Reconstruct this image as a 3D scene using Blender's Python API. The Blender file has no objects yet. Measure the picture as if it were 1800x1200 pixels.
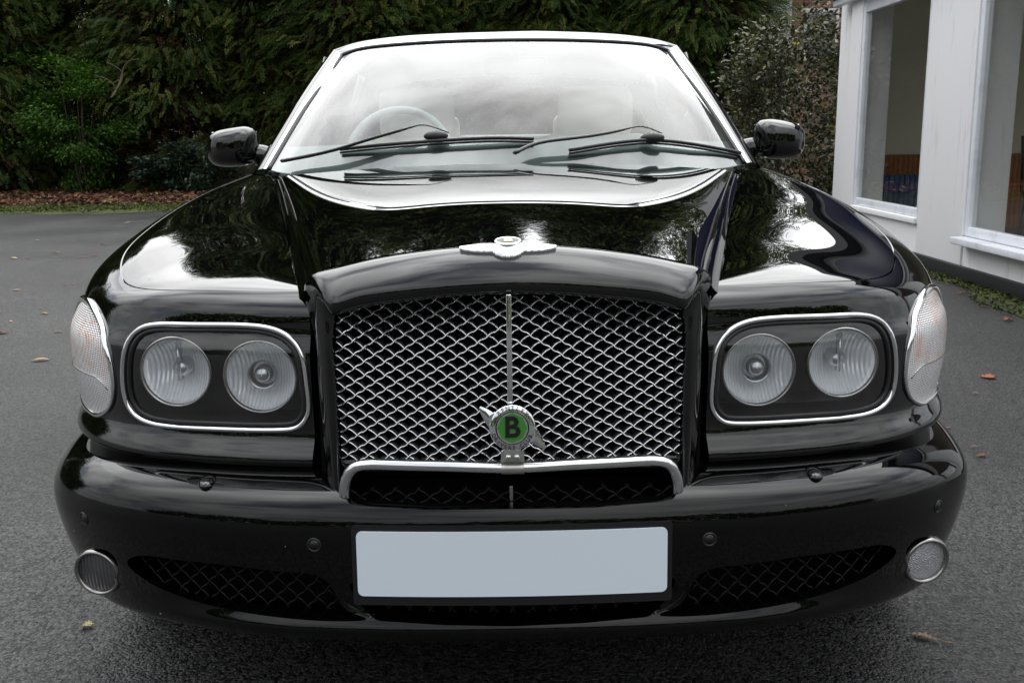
import bpy, math, random
import numpy as np
from mathutils import Vector, Matrix

random.seed(7); RNG = np.random.default_rng(7)
SC = bpy.context.scene
COL = SC.collection
R = math.radians

# ------------------------------------------------------------------ camera
F_PX, PITCH, ROLL, CAMY, CAMZ = 1750.0, R(11.78), R(0.75), -1.56, 1.125
YAW = 5.0 / F_PX
fw0 = Vector((math.sin(YAW), math.cos(YAW), 0)); rt0 = Vector((math.cos(YAW), -math.sin(YAW), 0))
fwd = fw0 * math.cos(PITCH) - Vector((0, 0, 1)) * math.sin(PITCH)
up0 = fw0 * math.sin(PITCH) + Vector((0, 0, 1)) * math.cos(PITCH)
up = up0 * math.cos(ROLL) + rt0 * math.sin(ROLL)
rt = rt0 * math.cos(ROLL) - up0 * math.sin(ROLL)
cam_d = bpy.data.cameras.new('camera'); cam = bpy.data.objects.new('camera', cam_d); COL.objects.link(cam)
M = Matrix((rt, up, -fwd)).transposed().to_4x4(); M.translation = Vector((0, CAMY, CAMZ))
cam.matrix_world = M
cam_d.sensor_width = 36; cam_d.lens = 36 * F_PX / 1800; cam_d.clip_start = 0.05; cam_d.clip_end = 2000
SC.camera = cam

# ------------------------------------------------------------------ world, sun, exposure
SUN_EL, SUN_AZ = R(52), R(8)          # azimuth measured from +Y towards +X
world = bpy.data.worlds.new("World"); SC.world = world; world.use_nodes = True
wt = world.node_tree; wn = wt.nodes; wl = wt.links
for n in list(wn): wn.remove(n)
def WN(t, **k):
    n = wn.new(t)
    for a, b in k.items(): setattr(n, a, b)
    return n
out = WN('ShaderNodeOutputWorld'); bg = WN('ShaderNodeBackground'); bg.inputs[1].default_value = 0.1
sky = WN('ShaderNodeTexSky', sky_type='NISHITA', sun_disc=False)
sky.sun_elevation = SUN_EL; sky.sun_rotation = SUN_AZ
tc = WN('ShaderNodeTexCoord')
sep = WN('ShaderNodeSeparateXYZ'); wl.new(tc.outputs['Generated'], sep.inputs[0])
zc = WN('ShaderNodeMath', operation='MAXIMUM'); wl.new(sep.outputs['Z'], zc.inputs[0]); zc.inputs[1].default_value = 0.0
za = WN('ShaderNodeMath', operation='ADD'); wl.new(zc.outputs[0], za.inputs[0]); za.inputs[1].default_value = 0.32
dv = WN('ShaderNodeVectorMath', operation='DIVIDE'); wl.new(tc.outputs['Generated'], dv.inputs[0])
cb = WN('ShaderNodeCombineXYZ')
for i in range(3): wl.new(za.outputs[0], cb.inputs[i])
wl.new(cb.outputs[0], dv.inputs[1])
nz = WN('ShaderNodeTexNoise'); nz.inputs['Scale'].default_value = 1.7; nz.inputs['Detail'].default_value = 7; nz.inputs['Roughness'].default_value = 0.55; nz.inputs['Distortion'].default_value = 0.4
wl.new(dv.outputs[0], nz.inputs['Vector'])
cm = WN('ShaderNodeValToRGB'); wl.new(nz.outputs['Fac'], cm.inputs[0])       # cloud cover
cm.color_ramp.elements[0].position = 0.34; cm.color_ramp.elements[0].color = (0.2, 0.2, 0.2, 1)
cm.color_ramp.elements[1].position = 0.52; cm.color_ramp.elements[1].color = (1, 1, 1, 1)
nz2 = WN('ShaderNodeTexNoise'); nz2.inputs['Scale'].default_value = 2.6; nz2.inputs['Detail'].default_value = 6
wl.new(dv.outputs[0], nz2.inputs['Vector'])
cl = WN('ShaderNodeMapRange'); wl.new(nz2.outputs['Fac'], cl.inputs[0])
cl.inputs[1].default_value = 0.3; cl.inputs[2].default_value = 0.7; cl.inputs[3].default_value = 0.72; cl.inputs[4].default_value = 1.25
sd = (math.sin(SUN_AZ) * math.cos(SUN_EL), math.cos(SUN_AZ) * math.cos(SUN_EL), math.sin(SUN_EL))
dot = WN('ShaderNodeVectorMath', operation='DOT_PRODUCT'); wl.new(tc.outputs['Generated'], dot.inputs[0]); dot.inputs[1].default_value = sd
gl = WN('ShaderNodeMapRange', interpolation_type='SMOOTHERSTEP'); wl.new(dot.outputs['Value'], gl.inputs[0])   # veiled sun behind the cloud
gl.inputs[1].default_value = 0.15; gl.inputs[2].default_value = 1.0; gl.inputs[3].default_value = 11.0; gl.inputs[4].default_value = 27.5
mu = WN('ShaderNodeMath', operation='MULTIPLY'); wl.new(gl.outputs[0], mu.inputs[0]); wl.new(cl.outputs[0], mu.inputs[1])
ov = WN('ShaderNodeMath', operation='MULTIPLY_ADD'); wl.new(zc.outputs[0], ov.inputs[0]); ov.inputs[1].default_value = 0.80; ov.inputs[2].default_value = 0.48   # overcast sky: brighter overhead than at the horizon
mu2 = WN('ShaderNodeMath', operation='MULTIPLY'); wl.new(mu.outputs[0], mu2.inputs[0]); wl.new(ov.outputs[0], mu2.inputs[1]); mu = mu2
ccol = WN('ShaderNodeVectorMath', operation='SCALE'); ccol.inputs[0].default_value = (0.985, 0.995, 1.005); wl.new(mu.outputs[0], ccol.inputs['Scale'])
mx = WN('ShaderNodeMix', data_type='RGBA'); wl.new(cm.outputs['Color'], mx.inputs[0])
wl.new(sky.outputs[0], mx.inputs[6]); wl.new(ccol.outputs[0], mx.inputs[7])
wl.new(mx.outputs[2], bg.inputs[0]); wl.new(bg.outputs[0], out.inputs[0])

sun_d = bpy.data.lights.new('sun', 'SUN'); sun_d.energy = 0.6; sun_d.angle = R(90); sun_d.color = (1, 0.97, 0.92)
sun = bpy.data.objects.new('sun', sun_d); COL.objects.link(sun)
sun.rotation_euler = Vector((-sd[0], -sd[1], -sd[2])).to_track_quat('-Z', 'Y').to_euler(); sun.location = (0, 6, 14)
SC.view_settings.view_transform = 'Standard'; SC.view_settings.look = 'None'; SC.view_settings.gamma = 1
SC.view_settings.exposure = 0.5; SC.view_settings.use_curve_mapping = False

# ------------------------------------------------------------------ pixel helpers (measurements taken from the photo, 1800x1200)
SP, CP = math.sin(PITCH), math.cos(PITCH); SR, CR = math.sin(ROLL), math.cos(ROLL)
def uv(px, py):
    dx, dy = px - 900, py - 600
    return dx * CR - dy * SR + 5, dx * SR + dy * CR
def conv(px, py):                       # left half of the picture -> mirrored on to +x
    u, v = uv(px, py); return -u, v
def ray(u, v, Y):
    a, b = u / F_PX, v / F_PX
    t = (Y - CAMY) / (CP - b * SP)
    return np.array((t * a, Y, CAMZ + t * (-SP - b * CP)))
def P(px, py, Y): return ray(*uv(px, py), Y)
def PL(px, py, Y): return ray(*conv(px, py), Y)
def ground(px, py, z=0.0):
    u, v = uv(px, py); a, b = u / F_PX, v / F_PX
    t = (CAMZ - z) / (SP + b * CP); return np.array((t * a, CAMY + t * (CP - b * SP), z))
def proj(V):
    V = np.asarray(V, float); y = V[..., 1] - CAMY; z = V[..., 2] - CAMZ
    d = y * CP - z * SP; return np.stack((V[..., 0] / d * F_PX, (-y * SP - z * CP) / d * F_PX), -1)

# ------------------------------------------------------------------ materials
def mat(name, base=(0.5, 0.5, 0.5), rough=0.5, metal=0.0, spec=None, coat=0.0, ior=None, **k):
    m = bpy.data.materials.new(name); m.use_nodes = True
    b = m.node_tree.nodes['Principled BSDF']
    b.inputs['Base Color'].default_value = (*base, 1); b.inputs['Roughness'].default_value = rough; b.inputs['Metallic'].default_value = metal
    if spec is not None: b.inputs['Specular IOR Level'].default_value = spec
    if ior: b.inputs['IOR'].default_value = ior
    if coat:
        b.inputs['Coat Weight'].default_value = coat; b.inputs['Coat Roughness'].default_value = k.get('coat_rough', 0.01); b.inputs['Coat IOR'].default_value = k.get('coat_ior', 1.6)
    return m
def nodes(m): return m.node_tree.nodes, m.node_tree.links, m.node_tree.nodes['Principled BSDF']
def ramp_tex(m, tex, scale, stops, target='Base Color', coord='Object', detail=6, rough=0.6, **kw):
    N, L, B = nodes(m)
    t = N.new('ShaderNodeTexCoord'); x = N.new(tex); x.inputs['Scale'].default_value = scale
    if tex == 'ShaderNodeTexNoise': x.inputs['Detail'].default_value = detail; x.inputs['Roughness'].default_value = rough
    L.new(t.outputs[coord], x.inputs['Vector'])
    r = N.new('ShaderNodeValToRGB'); L.new(x.outputs[0], r.inputs[0])
    els = r.color_ramp.elements
    while len(els) < len(stops): els.new(0.5)
    for e, (p, c) in zip(els, stops): e.position = p; e.color = (*c, 1) if len(c) == 3 else c
    if target: L.new(r.outputs[0], B.inputs[target])
    return x, r
def bump(m, tex, scale, strength, dist, coord='Object', detail=4):
    N, L, B = nodes(m)
    t = N.new('ShaderNodeTexCoord'); x = N.new(tex); x.inputs['Scale'].default_value = scale
    if tex == 'ShaderNodeTexNoise': x.inputs['Detail'].default_value = detail
    L.new(t.outputs[coord], x.inputs['Vector'])
    b = N.new('ShaderNodeBump'); b.inputs['Strength'].default_value = strength; b.inputs['Distance'].default_value = dist
    L.new(x.outputs[0], b.inputs['Height']); L.new(b.outputs[0], B.inputs['Normal'])
    return x, b

PAINT = mat('black_paint', (0.001, 0.001, 0.0012), 0.03, spec=0.0, coat=1.0, coat_ior=1.68, coat_rough=0.006)
PAINT_CHIP = mat('black_paint_stone_chipped', (0.001, 0.001, 0.0012), 0.03, spec=0.0, coat=1.0, coat_ior=1.42, coat_rough=0.008)
def chips():
    N, L, B = nodes(PAINT_CHIP)
    t = N.new('ShaderNodeTexCoord'); v = N.new('ShaderNodeTexVoronoi'); v.inputs['Scale'].default_value = 55
    L.new(t.outputs['Object'], v.inputs['Vector'])
    w = N.new('ShaderNodeMath'); w.operation = 'POWER'; L.new(v.outputs['Color'], w.inputs[0]); w.inputs[1].default_value = 9
    s = N.new('ShaderNodeMath'); s.operation = 'MULTIPLY'; L.new(w.outputs[0], s.inputs[0]); s.inputs[1].default_value = 0.15
    c = N.new('ShaderNodeMath'); c.operation = 'LESS_THAN'; L.new(v.outputs['Distance'], c.inputs[0]); L.new(s.outputs[0], c.inputs[1])
    mixc = N.new('ShaderNodeMix'); mixc.data_type = 'RGBA'; L.new(c.outputs[0], mixc.inputs[0])
    mixc.inputs[6].default_value = (0.001, 0.001, 0.0012, 1); mixc.inputs[7].default_value = (0.42, 0.42, 0.4, 1)
    L.new(mixc.outputs[2], B.inputs['Base Color'])
chips()
CHROME = mat('chrome', (0.86, 0.87, 0.88), 0.06, 1.0)
STEEL = mat('stainless_mesh', (0.86, 0.85, 0.82), 0.22, 0.9)
BRUSHED = mat('brushed_bracket', (0.62, 0.61, 0.58), 0.38, 1.0)
DARKMESH = mat('black_mesh', (0.0025, 0.0025, 0.003), 0.4, 0.0, spec=0.25)
SATIN = mat('satin_black_plastic', (0.008, 0.008, 0.009), 0.38)
RUBBER = mat('rubber', (0.012, 0.012, 0.013), 0.5)
BLACKHOLE = mat('matt_black_lining', (0.003, 0.003, 0.003), 0.8, spec=0.1)
HOUSING = mat('lamp_housing', (0.034, 0.032, 0.032), 0.35)
GREY_TRIM = mat('grey_titanium_ring', (0.36, 0.35, 0.34), 0.22, 1.0)
PLATE = mat('number_plate_face', (0.68, 0.75, 0.82), 0.45)
GREEN = mat('green_enamel', (0.035, 0.2, 0.022), 0.12, coat=0.6)
INK = mat('black_enamel', (0.004, 0.004, 0.004), 0.15, coat=0.4)
LEATHER = mat('cream_leather', (0.62, 0.57, 0.48), 0.5); bump(LEATHER, 'ShaderNodeTexNoise', 90, 0.15, 0.002)
DASH = mat('dark_dashboard', (0.02, 0.03, 0.033), 0.5)
HEADLINER = mat('pale_headlining', (0.55, 0.53, 0.48), 0.8)
TYRE = mat('tyre_rubber', (0.012, 0.012, 0.012), 0.7)
ALLOY = mat('alloy', (0.5, 0.5, 0.51), 0.25, 1.0)
BULB = mat('bulb_metal', (0.55, 0.55, 0.56), 0.25, 1.0)

def glassy(name, ior, tint, rough=0.0, extra=0.0):
    m = bpy.data.materials.new(name); m.use_nodes = True; N, L = m.node_tree.nodes, m.node_tree.links
    for n in list(N): N.remove(n)
    o = N.new('ShaderNodeOutputMaterial'); mxs = N.new('ShaderNodeMixShader'); lw = N.new('ShaderNodeLayerWeight'); lw.inputs[0].default_value = .5; pw = N.new('ShaderNodeMath'); pw.operation = 'POWER'; L.new(lw.outputs['Facing'], pw.inputs[0]); pw.inputs[1].default_value = 4.2; f0 = 1.9 * ((ior - 1) / (ior + 1)) ** 2; fr = N.new('ShaderNodeMapRange'); L.new(pw.outputs[0], fr.inputs[0]); fr.inputs[3].default_value = f0; fr.inputs[4].default_value = 1.0
    g = N.new('ShaderNodeBsdfGlossy'); g.inputs['Roughness'].default_value = rough; g.inputs['Color'].default_value = (1, 1, 1, 1)
    tr = N.new('ShaderNodeBsdfTransparent'); tr.inputs[0].default_value = (*tint, 1)
    if extra:
        a = N.new('ShaderNodeMath'); a.operation = 'ADD'; a.use_clamp = True; L.new(fr.outputs[0], a.inputs[0]); a.inputs[1].default_value = extra; f = a.outputs[0]
    else: f = fr.outputs[0]
    L.new(f, mxs.inputs[0]); L.new(tr.outputs[0], mxs.inputs[1]); L.new(g.outputs[0], mxs.inputs[2]); L.new(mxs.outputs[0], o.inputs[0])
    return m
SCREEN = glassy('windscreen_glass', 1.42, (0.80, 0.91, 0.89))
SIDEGLASS = glassy('side_glass', 1.5, (0.86, 0.93, 0.91))
COVER = glassy('lamp_cover_glass', 1.5, (0.93, 0.94, 0.95))
LAMPLENS = glassy('fluted_lamp_glass', 1.5, (0.97, 0.98, 0.99), 0.12, 0.0)
SHOPGLASS = glassy('shop_window_glass', 1.62, (0.82, 0.84, 0.82))

def fluted(name, base, amp, sx, sz, rough=0.12, metal=1.0):
    m = mat(name, base, rough, metal); N, L, B = nodes(m)
    t = N.new('ShaderNodeTexCoord'); s = N.new('ShaderNodeSeparateXYZ'); L.new(t.outputs['Object'], s.inputs[0])
    def wave(sock, f):
        a = N.new('ShaderNodeMath'); a.operation = 'MULTIPLY'; L.new(sock, a.inputs[0]); a.inputs[1].default_value = f
        b = N.new('ShaderNodeMath'); b.operation = 'SINE'; L.new(a.outputs[0], b.inputs[0]); return b.outputs[0]
    ad = N.new('ShaderNodeMath'); ad.operation = 'ADD'; L.new(wave(s.outputs['X'], sx), ad.inputs[0]); L.new(wave(s.outputs['Z'], sz), ad.inputs[1])
    bp = N.new('ShaderNodeBump'); bp.inputs['Strength'].default_value = amp; bp.inputs['Distance'].default_value = 0.002
    L.new(ad.outputs[0], bp.inputs['Height']); L.new(bp.outputs[0], B.inputs['Normal'])
    return m
BOWL = fluted('lamp_reflector', (0.96, 0.97, 0.98), 0.4, 1000, 0, 0.15, 0.24)
TURN = fluted('ribbed_turn_lens', (0.68, 0.68, 0.69), 0.6, 1300, 1700, 0.17, 0.6)
TURN_AMBER = fluted('ribbed_turn_lens_painted_amber_reflection', (0.68, 0.68, 0.68), 0.6, 1300, 1700, 0.17, 0.6)
ramp_tex(TURN_AMBER, 'ShaderNodeTexNoise', 32, [(0.48, (0.70, 0.69, 0.69)), (0.68, (0.72, 0.50, 0.39))])  # amber bulb's reflection painted into the lens colour as noise
FROST = mat('pebbled_fog_lens', (0.42, 0.43, 0.45), 0.25, 0.5); bump(FROST, 'ShaderNodeTexVoronoi', 420, 0.7, 0.004)
FOGDARK = fluted('clear_fog_lens', (0.11, 0.11, 0.115), 0.4, 900, 0, 0.15, 0.5)

# ------------------------------------------------------------------ mesh helpers
def link(o, parent=None):
    COL.objects.link(o)
    if parent: o.parent = parent
    return o
def tag(o, label, cat=None, group=None, kind=None):
    if label: o['label'] = label
    if cat: o['category'] = cat
    if group: o['group'] = group
    if kind: o['kind'] = kind
    return o
def empty(name, loc=(0, 0, 0), rot=(0, 0, 0)):
    o = bpy.data.objects.new(name, None); o.location = loc; o.rotation_euler = rot; o.empty_display_size = 0.1; return link(o)
def mk(name, verts, faces, m, parent=None, smooth=True, normals=None, mats=None, fm=None):
    me = bpy.data.meshes.new(name); me.from_pydata([tuple(map(float, v)) for v in verts], [], faces)
    for x in (mats or [m]): me.materials.append(x)
    if fm is not None: me.polygons.foreach_set('material_index', list(fm))
    me.update()
    if smooth: me.polygons.foreach_set('use_smooth', [True] * len(me.polygons))
    if normals is not None: me.normals_split_custom_set_from_vertices([tuple(map(float, n)) for n in normals])
    return link(bpy.data.objects.new(name, me), parent)
class MB:                                # collects shapes of ONE part
    def __init__(s): s.v = []; s.f = []; s.m = []
    def add(s, v, f, mi=0):
        o = len(s.v); s.v += [tuple(map(float, x)) for x in v]; s.f += [tuple(i + o for i in q) for q in f]; s.m += [mi] * len(f); return s
    def box(s, a, b, bev=0.0, mi=0):
        (x0, y0, z0), (x1, y1, z1) = [[min(p, q) for p, q in zip(a, b)], [max(p, q) for p, q in zip(a, b)]]
        if bev <= 0:
            v = [(x0, y0, z0), (x1, y0, z0), (x1, y1, z0), (x0, y1, z0), (x0, y0, z1), (x1, y0, z1), (x1, y1, z1), (x0, y1, z1)]
            return s.add(v, [(0, 3, 2, 1), (4, 5, 6, 7), (0, 1, 5, 4), (1, 2, 6, 5), (2, 3, 7, 6), (3, 0, 4, 7)], mi)
        import bmesh
        bm = bmesh.new(); bmesh.ops.create_cube(bm, size=1)
        for q in bm.verts: q.co = Vector(((x0 + x1) / 2 + q.co.x * (x1 - x0), (y0 + y1) / 2 + q.co.y * (y1 - y0), (z0 + z1) / 2 + q.co.z * (z1 - z0)))
        bmesh.ops.bevel(bm, geom=list(bm.edges), offset=min(bev, 0.49 * min(x1 - x0, y1 - y0, z1 - z0)), segments=3, affect='EDGES', profile=0.5)
        bm.verts.index_update(); s.add([q.co[:] for q in bm.verts], [[q.index for q in f.verts] for f in bm.faces], mi); bm.free(); return s
    def tube(s, path, r, n=10, closed=False, flat=1.0, mi=0, upv=(0, 0, 1), caps=True):
        v, f = tube(path, r, n, closed, flat, upv, caps); return s.add(v, f, mi)
    def sphere(s, c, rad, n=16, mi=0, rot=None):
        rad = (rad,) * 3 if np.isscalar(rad) else rad; v = []; f = []
        for i in range(n + 1):
            th = math.pi * i / n
            for j in range(2 * n):
                ph = math.pi * j / n; p = Vector((rad[0] * math.sin(th) * math.cos(ph), rad[1] * math.sin(th) * math.sin(ph), rad[2] * math.cos(th)))
                if rot is not None: p = rot @ p
                v.append((c[0] + p.x, c[1] + p.y, c[2] + p.z))
        for i in range(n):
            for j in range(2 * n):
                a = i * 2 * n + j; b = i * 2 * n + (j + 1) % (2 * n); f.append((a, a + 2 * n, b + 2 * n, b))
        return s.add(v, f, mi)
    def lathe(s, prof, c, axis=(0, -1, 0), n=40, mi=0):   # prof: (radius, along axis)
        q = Vector((0, 0, 1)).rotation_difference(Vector(axis).normalized()); v = []; f = []
        for r_, h in prof:
            for j in range(n):
                p = q @ Vector((r_ * math.cos(2 * math.pi * j / n), r_ * math.sin(2 * math.pi * j / n), h)); v.append((c[0] + p.x, c[1] + p.y, c[2] + p.z))
        for i in range(len(prof) - 1):
            for j in range(n):
                a = i * n + j; b = i * n + (j + 1) % n; f.append((a, b, b + n, a + n))
        return s.add(v, f, mi)
    def mirror(s):
        t = MB(); t.v = [(-x, y, z) for x, y, z in s.v]; t.f = [tuple(reversed(q)) for q in s.f]; t.m = list(s.m); return t
    def build(s, name, m, parent=None, smooth=True, mats=None): return mk(name, s.v, s.f, m, parent, smooth, None, mats, s.m if mats else None)
def flatshade(o, ang=35):
    me = o.data; me.polygons.foreach_set('use_smooth', [True] * len(me.polygons)); me.set_sharp_from_angle(angle=R(ang)); return o
def tube(path, r, n=10, closed=False, flat=1.0, upv=(0, 0, 1), caps=True):
    path = np.asarray(path, float); m = len(path); v = []; f = []
    rr = np.full(m, r) if np.isscalar(r) else np.asarray(r)
    if closed: tg = np.roll(path, -1, 0) - np.roll(path, 1, 0)
    else: tg = np.gradient(path, axis=0)
    tg /= np.linalg.norm(tg, axis=1)[:, None] + 1e-12
    U = None
    for i in range(m):
        T = Vector(tg[i])
        if U is None:
            U = Vector(upv); U = U - T * U.dot(T)
            if U.length < 1e-3: U = Vector((1, 0, 0)) - T * T.x
        else: U = U - T * U.dot(T)
        U.normalize(); W = T.cross(U)
        for j in range(n):
            a = 2 * math.pi * j / n; q = Vector(path[i]) + (U * math.cos(a) * flat + W * math.sin(a)) * float(rr[i]); v.append(q[:])
    for i in range(m if closed else m - 1):
        for j in range(n):
            a = i * n + j; b = i * n + (j + 1) % n; k = (i + 1) % m; f.append((a, b, k * n + (j + 1) % n, k * n + j))
    if not closed and caps: f.append(tuple(reversed(range(n)))); f.append(tuple(range((m - 1) * n, m * n)))
    return v, f
def spl(pts, nseg, alpha=0.6, closed=False):
    p = np.asarray(pts, float)
    if closed:
        k = 4; e = np.concatenate((p[-k:], p, p[:k + 1])); s = spl(e, nseg, alpha); return s[k * nseg:(k + len(p)) * nseg]
    n = len(p); d = np.linalg.norm(np.diff(p, axis=0), axis=1) ** alpha + 1e-9; t = np.concatenate(([0], np.cumsum(d)))
    A = np.zeros((n, n)); B = np.zeros((n, p.shape[1])); A[0, 0] = A[-1, -1] = 1
    for i in range(1, n - 1):
        A[i, i - 1] = d[i - 1]; A[i, i] = 2 * (d[i - 1] + d[i]); A[i, i + 1] = d[i]
        B[i] = 6 * ((p[i + 1] - p[i]) / d[i] - (p[i] - p[i - 1]) / d[i - 1])
    m = np.linalg.solve(A, B) if n > 2 else np.zeros_like(p); o = []
    for i in range(n - 1):
        for k in range(nseg):
            h = d[i]; x = h * k / nseg; a = (h - x) / h; b = x / h
            o.append(a * p[i] + b * p[i + 1] + ((a ** 3 - a) * m[i] + (b ** 3 - b) * m[i + 1]) * h * h / 6)
    o.append(p[-1]); return np.array(o)
def skin(ctrl, nr, nc, alpha=0.6):
    c = np.asarray(ctrl, float); A = np.stack([spl(c[:, j], nr, alpha) for j in range(c.shape[1])], 1)
    return np.stack([spl(A[i], nc, alpha) for i in range(A.shape[0])], 0)
def mirror_cols(c):                      # column 0 lies on the centre line
    c = np.asarray(c, float); l = c[:, :0:-1].copy(); l[..., 0] *= -1; return np.concatenate((l, c), 1)
def gnorm(G, flip=False):
    n = np.cross(np.gradient(G, axis=0), np.gradient(G, axis=1)); n /= np.linalg.norm(n, axis=-1)[..., None] + 1e-12; return -n if flip else n
def gfaces(r, c, flip=False):
    f = []
    for i in range(r - 1):
        for j in range(c - 1):
            q = (i * c + j, i * c + j + 1, (i + 1) * c + j + 1, (i + 1) * c + j); f.append(q if flip else q[::-1])
    return f
class Surf:
    def __init__(s, G, flip=False):
        s.v = G.reshape(-1, 3).copy(); s.n = gnorm(G, flip).reshape(-1, 3); s.f = gfaces(G.shape[0], G.shape[1], not flip)
        # gfaces winding matches gnorm: checked through the first face
        q = s.f[len(s.f) // 2]; a, b, c = s.v[q[0]], s.v[q[1]], s.v[q[2]]
        if np.dot(np.cross(b - a, c - a), s.n[q[0]]) < 0: s.f = [x[::-1] for x in s.f]
        s.cut = []
    def clip(s, phi, keep=True):
        """keep the side phi>0 (or phi<=0); the new boundary edges are stored in .cut"""
        ph = np.asarray(phi) if keep else -np.asarray(phi)
        o = Surf.__new__(Surf); V = []; N = []; mp = {}; ed = {}; F = []; cut = []
        def vi(i):
            if i not in mp: mp[i] = len(V); V.append(s.v[i]); N.append(s.n[i])
            return mp[i]
        def ei(a, b):
            k = (min(a, b), max(a, b))
            if k not in ed:
                t = ph[k[0]] / (ph[k[0]] - ph[k[1]]); ed[k] = len(V); V.append(s.v[k[0]] * (1 - t) + s.v[k[1]] * t); N.append(s.n[k[0]] * (1 - t) + s.n[k[1]] * t)
            return ed[k]
        for q in s.f:
            ins = [ph[i] > 0 for i in q]
            if all(ins): F.append(tuple(vi(i) for i in q)); continue
            if not any(ins): continue
            poly = []; cp = []
            for k in range(len(q)):
                a, b = q[k], q[(k + 1) % len(q)]
                if ph[a] > 0: poly.append(vi(a))
                if (ph[a] > 0) != (ph[b] > 0): e = ei(a, b); poly.append(e); cp.append(e)
            if len(poly) > 2: F.append(tuple(poly))
            if len(cp) == 2: cut.append(cp)
        o.v = np.array(V).reshape(-1, 3); o.n = np.array(N).reshape(-1, 3); o.f = F; o.cut = cut; return o
    def mirrored(s):
        o = Surf.__new__(Surf); o.v = s.v * (-1, 1, 1); o.n = s.n * (-1, 1, 1); o.f = [q[::-1] for q in s.f]; o.cut = s.cut; return o
    def offset(s, d):
        o = Surf.__new__(Surf); o.v = s.v + s.n * d; o.n = s.n; o.f = s.f; o.cut = s.cut; return o
    def rim(s, vec=None, depth=0.02):    # walls going in from the cut edge
        b = MB()
        for a, c in s.cut:
            A, C_ = s.v[a], s.v[c]
            oa, oc = (A + vec, C_ + vec) if vec is not None else (A - s.n[a] * depth, C_ - s.n[c] * depth)
            b.add([A, C_, oc, oa], [(0, 1, 2, 3)])
        return b
def join(surfs):
    v = []; n = []; f = []; o = 0
    for s in surfs: v.append(s.v); n.append(s.n); f += [tuple(i + o for i in q) for q in s.f]; o += len(s.v)
    return np.concatenate(v), np.concatenate(n), f
def surf_obj(name, surfs, m, parent):
    v, n, f = join(surfs); return mk(name, v, f, m, parent, True, n)
def poly_sdf(pts, poly):                 # >0 outside
    pts = np.asarray(pts); poly = np.asarray(poly); d = np.full(len(pts), 1e18); ins = np.zeros(len(pts), bool)
    for i in range(len(poly)):
        a, b = poly[i], poly[(i + 1) % len(poly)]; e = b - a; w = pts - a
        t = np.clip((w @ e) / (e @ e + 1e-12), 0, 1); d = np.minimum(d, ((w - t[:, None] * e) ** 2).sum(1))
        c = ((a[1] > pts[:, 1]) != (b[1] > pts[:, 1])) & (pts[:, 0] < (b[0] - a[0]) * (pts[:, 1] - a[1]) / (b[1] - a[1] + 1e-15) + a[0]); ins ^= c
    return np.where(ins, -1, 1) * np.sqrt(d)
def hit(S, u, v, lift=0.0):              # where the ray of a measured point meets a built surface
    if not hasattr(S, 'pj'):
        S.pj = proj(S.v); eye = np.array((0, CAMY, CAMZ)); S.fc = ((eye - S.v) * S.n).sum(1) > 0; S.dp = S.v[:, 1]
    d = ((S.pj - (u, v)) ** 2).sum(1) + np.where(S.fc, 0, 1e9); k = np.argsort(d)[:6]; k = k[np.argmin(d[k] + S.dp[k] * 0.0)]
    p0, n = S.v[k], S.n[k]; eye = np.array((0, CAMY, CAMZ)); dr = ray(u, v, 0.5) - eye
    t = np.dot(p0 - eye, n) / np.dot(dr, n); q = eye + dr * t
    if np.linalg.norm(q - p0) > 0.03: q = p0
    return q + n * lift, n
def smoothstep(a, b, x): t = np.clip((x - a) / (b - a), 0, 1); return t * t * (3 - 2 * t)

# ================================================================== setting
def structure(o): o['kind'] = 'structure'; return o
# ---- car park surface
ASPH = mat('wet_asphalt', (0.05, 0.05, 0.05), 0.45, spec=0.28)
def asphalt():
    N, L, B = nodes(ASPH); t = N.new('ShaderNodeTexCoord')
    v = N.new('ShaderNodeTexVoronoi'); v.inputs['Scale'].default_value = 150; L.new(t.outputs['Object'], v.inputs['Vector'])
    n1 = N.new('ShaderNodeTexNoise'); n1.inputs['Scale'].default_value = 75; n1.inputs['Detail'].default_value = 5; L.new(t.outputs['Object'], n1.inputs['Vector'])
    n2 = N.new('ShaderNodeTexNoise'); n2.inputs['Scale'].default_value = 0.7; n2.inputs['Detail'].default_value = 5; L.new(t.outputs['Object'], n2.inputs['Vector'])
    r1 = N.new('ShaderNodeValToRGB'); L.new(v.outputs['Color'], r1.inputs[0]); e = r1.color_ramp.elements
    e[0].position = 0.22; e[0].color = (.006, .006, .007, 1); e[1].position = 1; e[1].color = (.092, .091, .089, 1)
    r2 = N.new('ShaderNodeMapRange'); L.new(n2.outputs['Fac'], r2.inputs[0]); r2.inputs[1].default_value = .3; r2.inputs[2].default_value = .7; r2.inputs[3].default_value = .55; r2.inputs[4].default_value = 1.3
    m = N.new('ShaderNodeVectorMath'); m.operation = 'SCALE'; L.new(r1.outputs[0], m.inputs[0]); L.new(r2.outputs[0], m.inputs['Scale']); L.new(m.outputs[0], B.inputs['Base Color'])
    ad = N.new('ShaderNodeMath'); ad.operation = 'ADD'; L.new(v.outputs['Distance'], ad.inputs[0]); L.new(n1.outputs['Fac'], ad.inputs[1])
    b = N.new('ShaderNodeBump'); b.inputs['Strength'].default_value = 0.7; b.inputs['Distance'].default_value = 0.005; b.invert = True
    L.new(ad.outputs[0], b.inputs['Height']); L.new(b.outputs[0], B.inputs['Normal'])
    r3 = N.new('ShaderNodeMapRange'); L.new(n2.outputs['Fac'], r3.inputs[0]); r3.inputs[3].default_value = .3; r3.inputs[4].default_value = .62; L.new(r3.outputs[0], B.inputs['Roughness'])
asphalt()
g = mk('ground', [(-250, -250, 0), (250, -250, 0), (250, 250, 0), (-250, 250, 0)], [(0, 1, 2, 3)], ASPH, None, False); structure(g)
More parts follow.
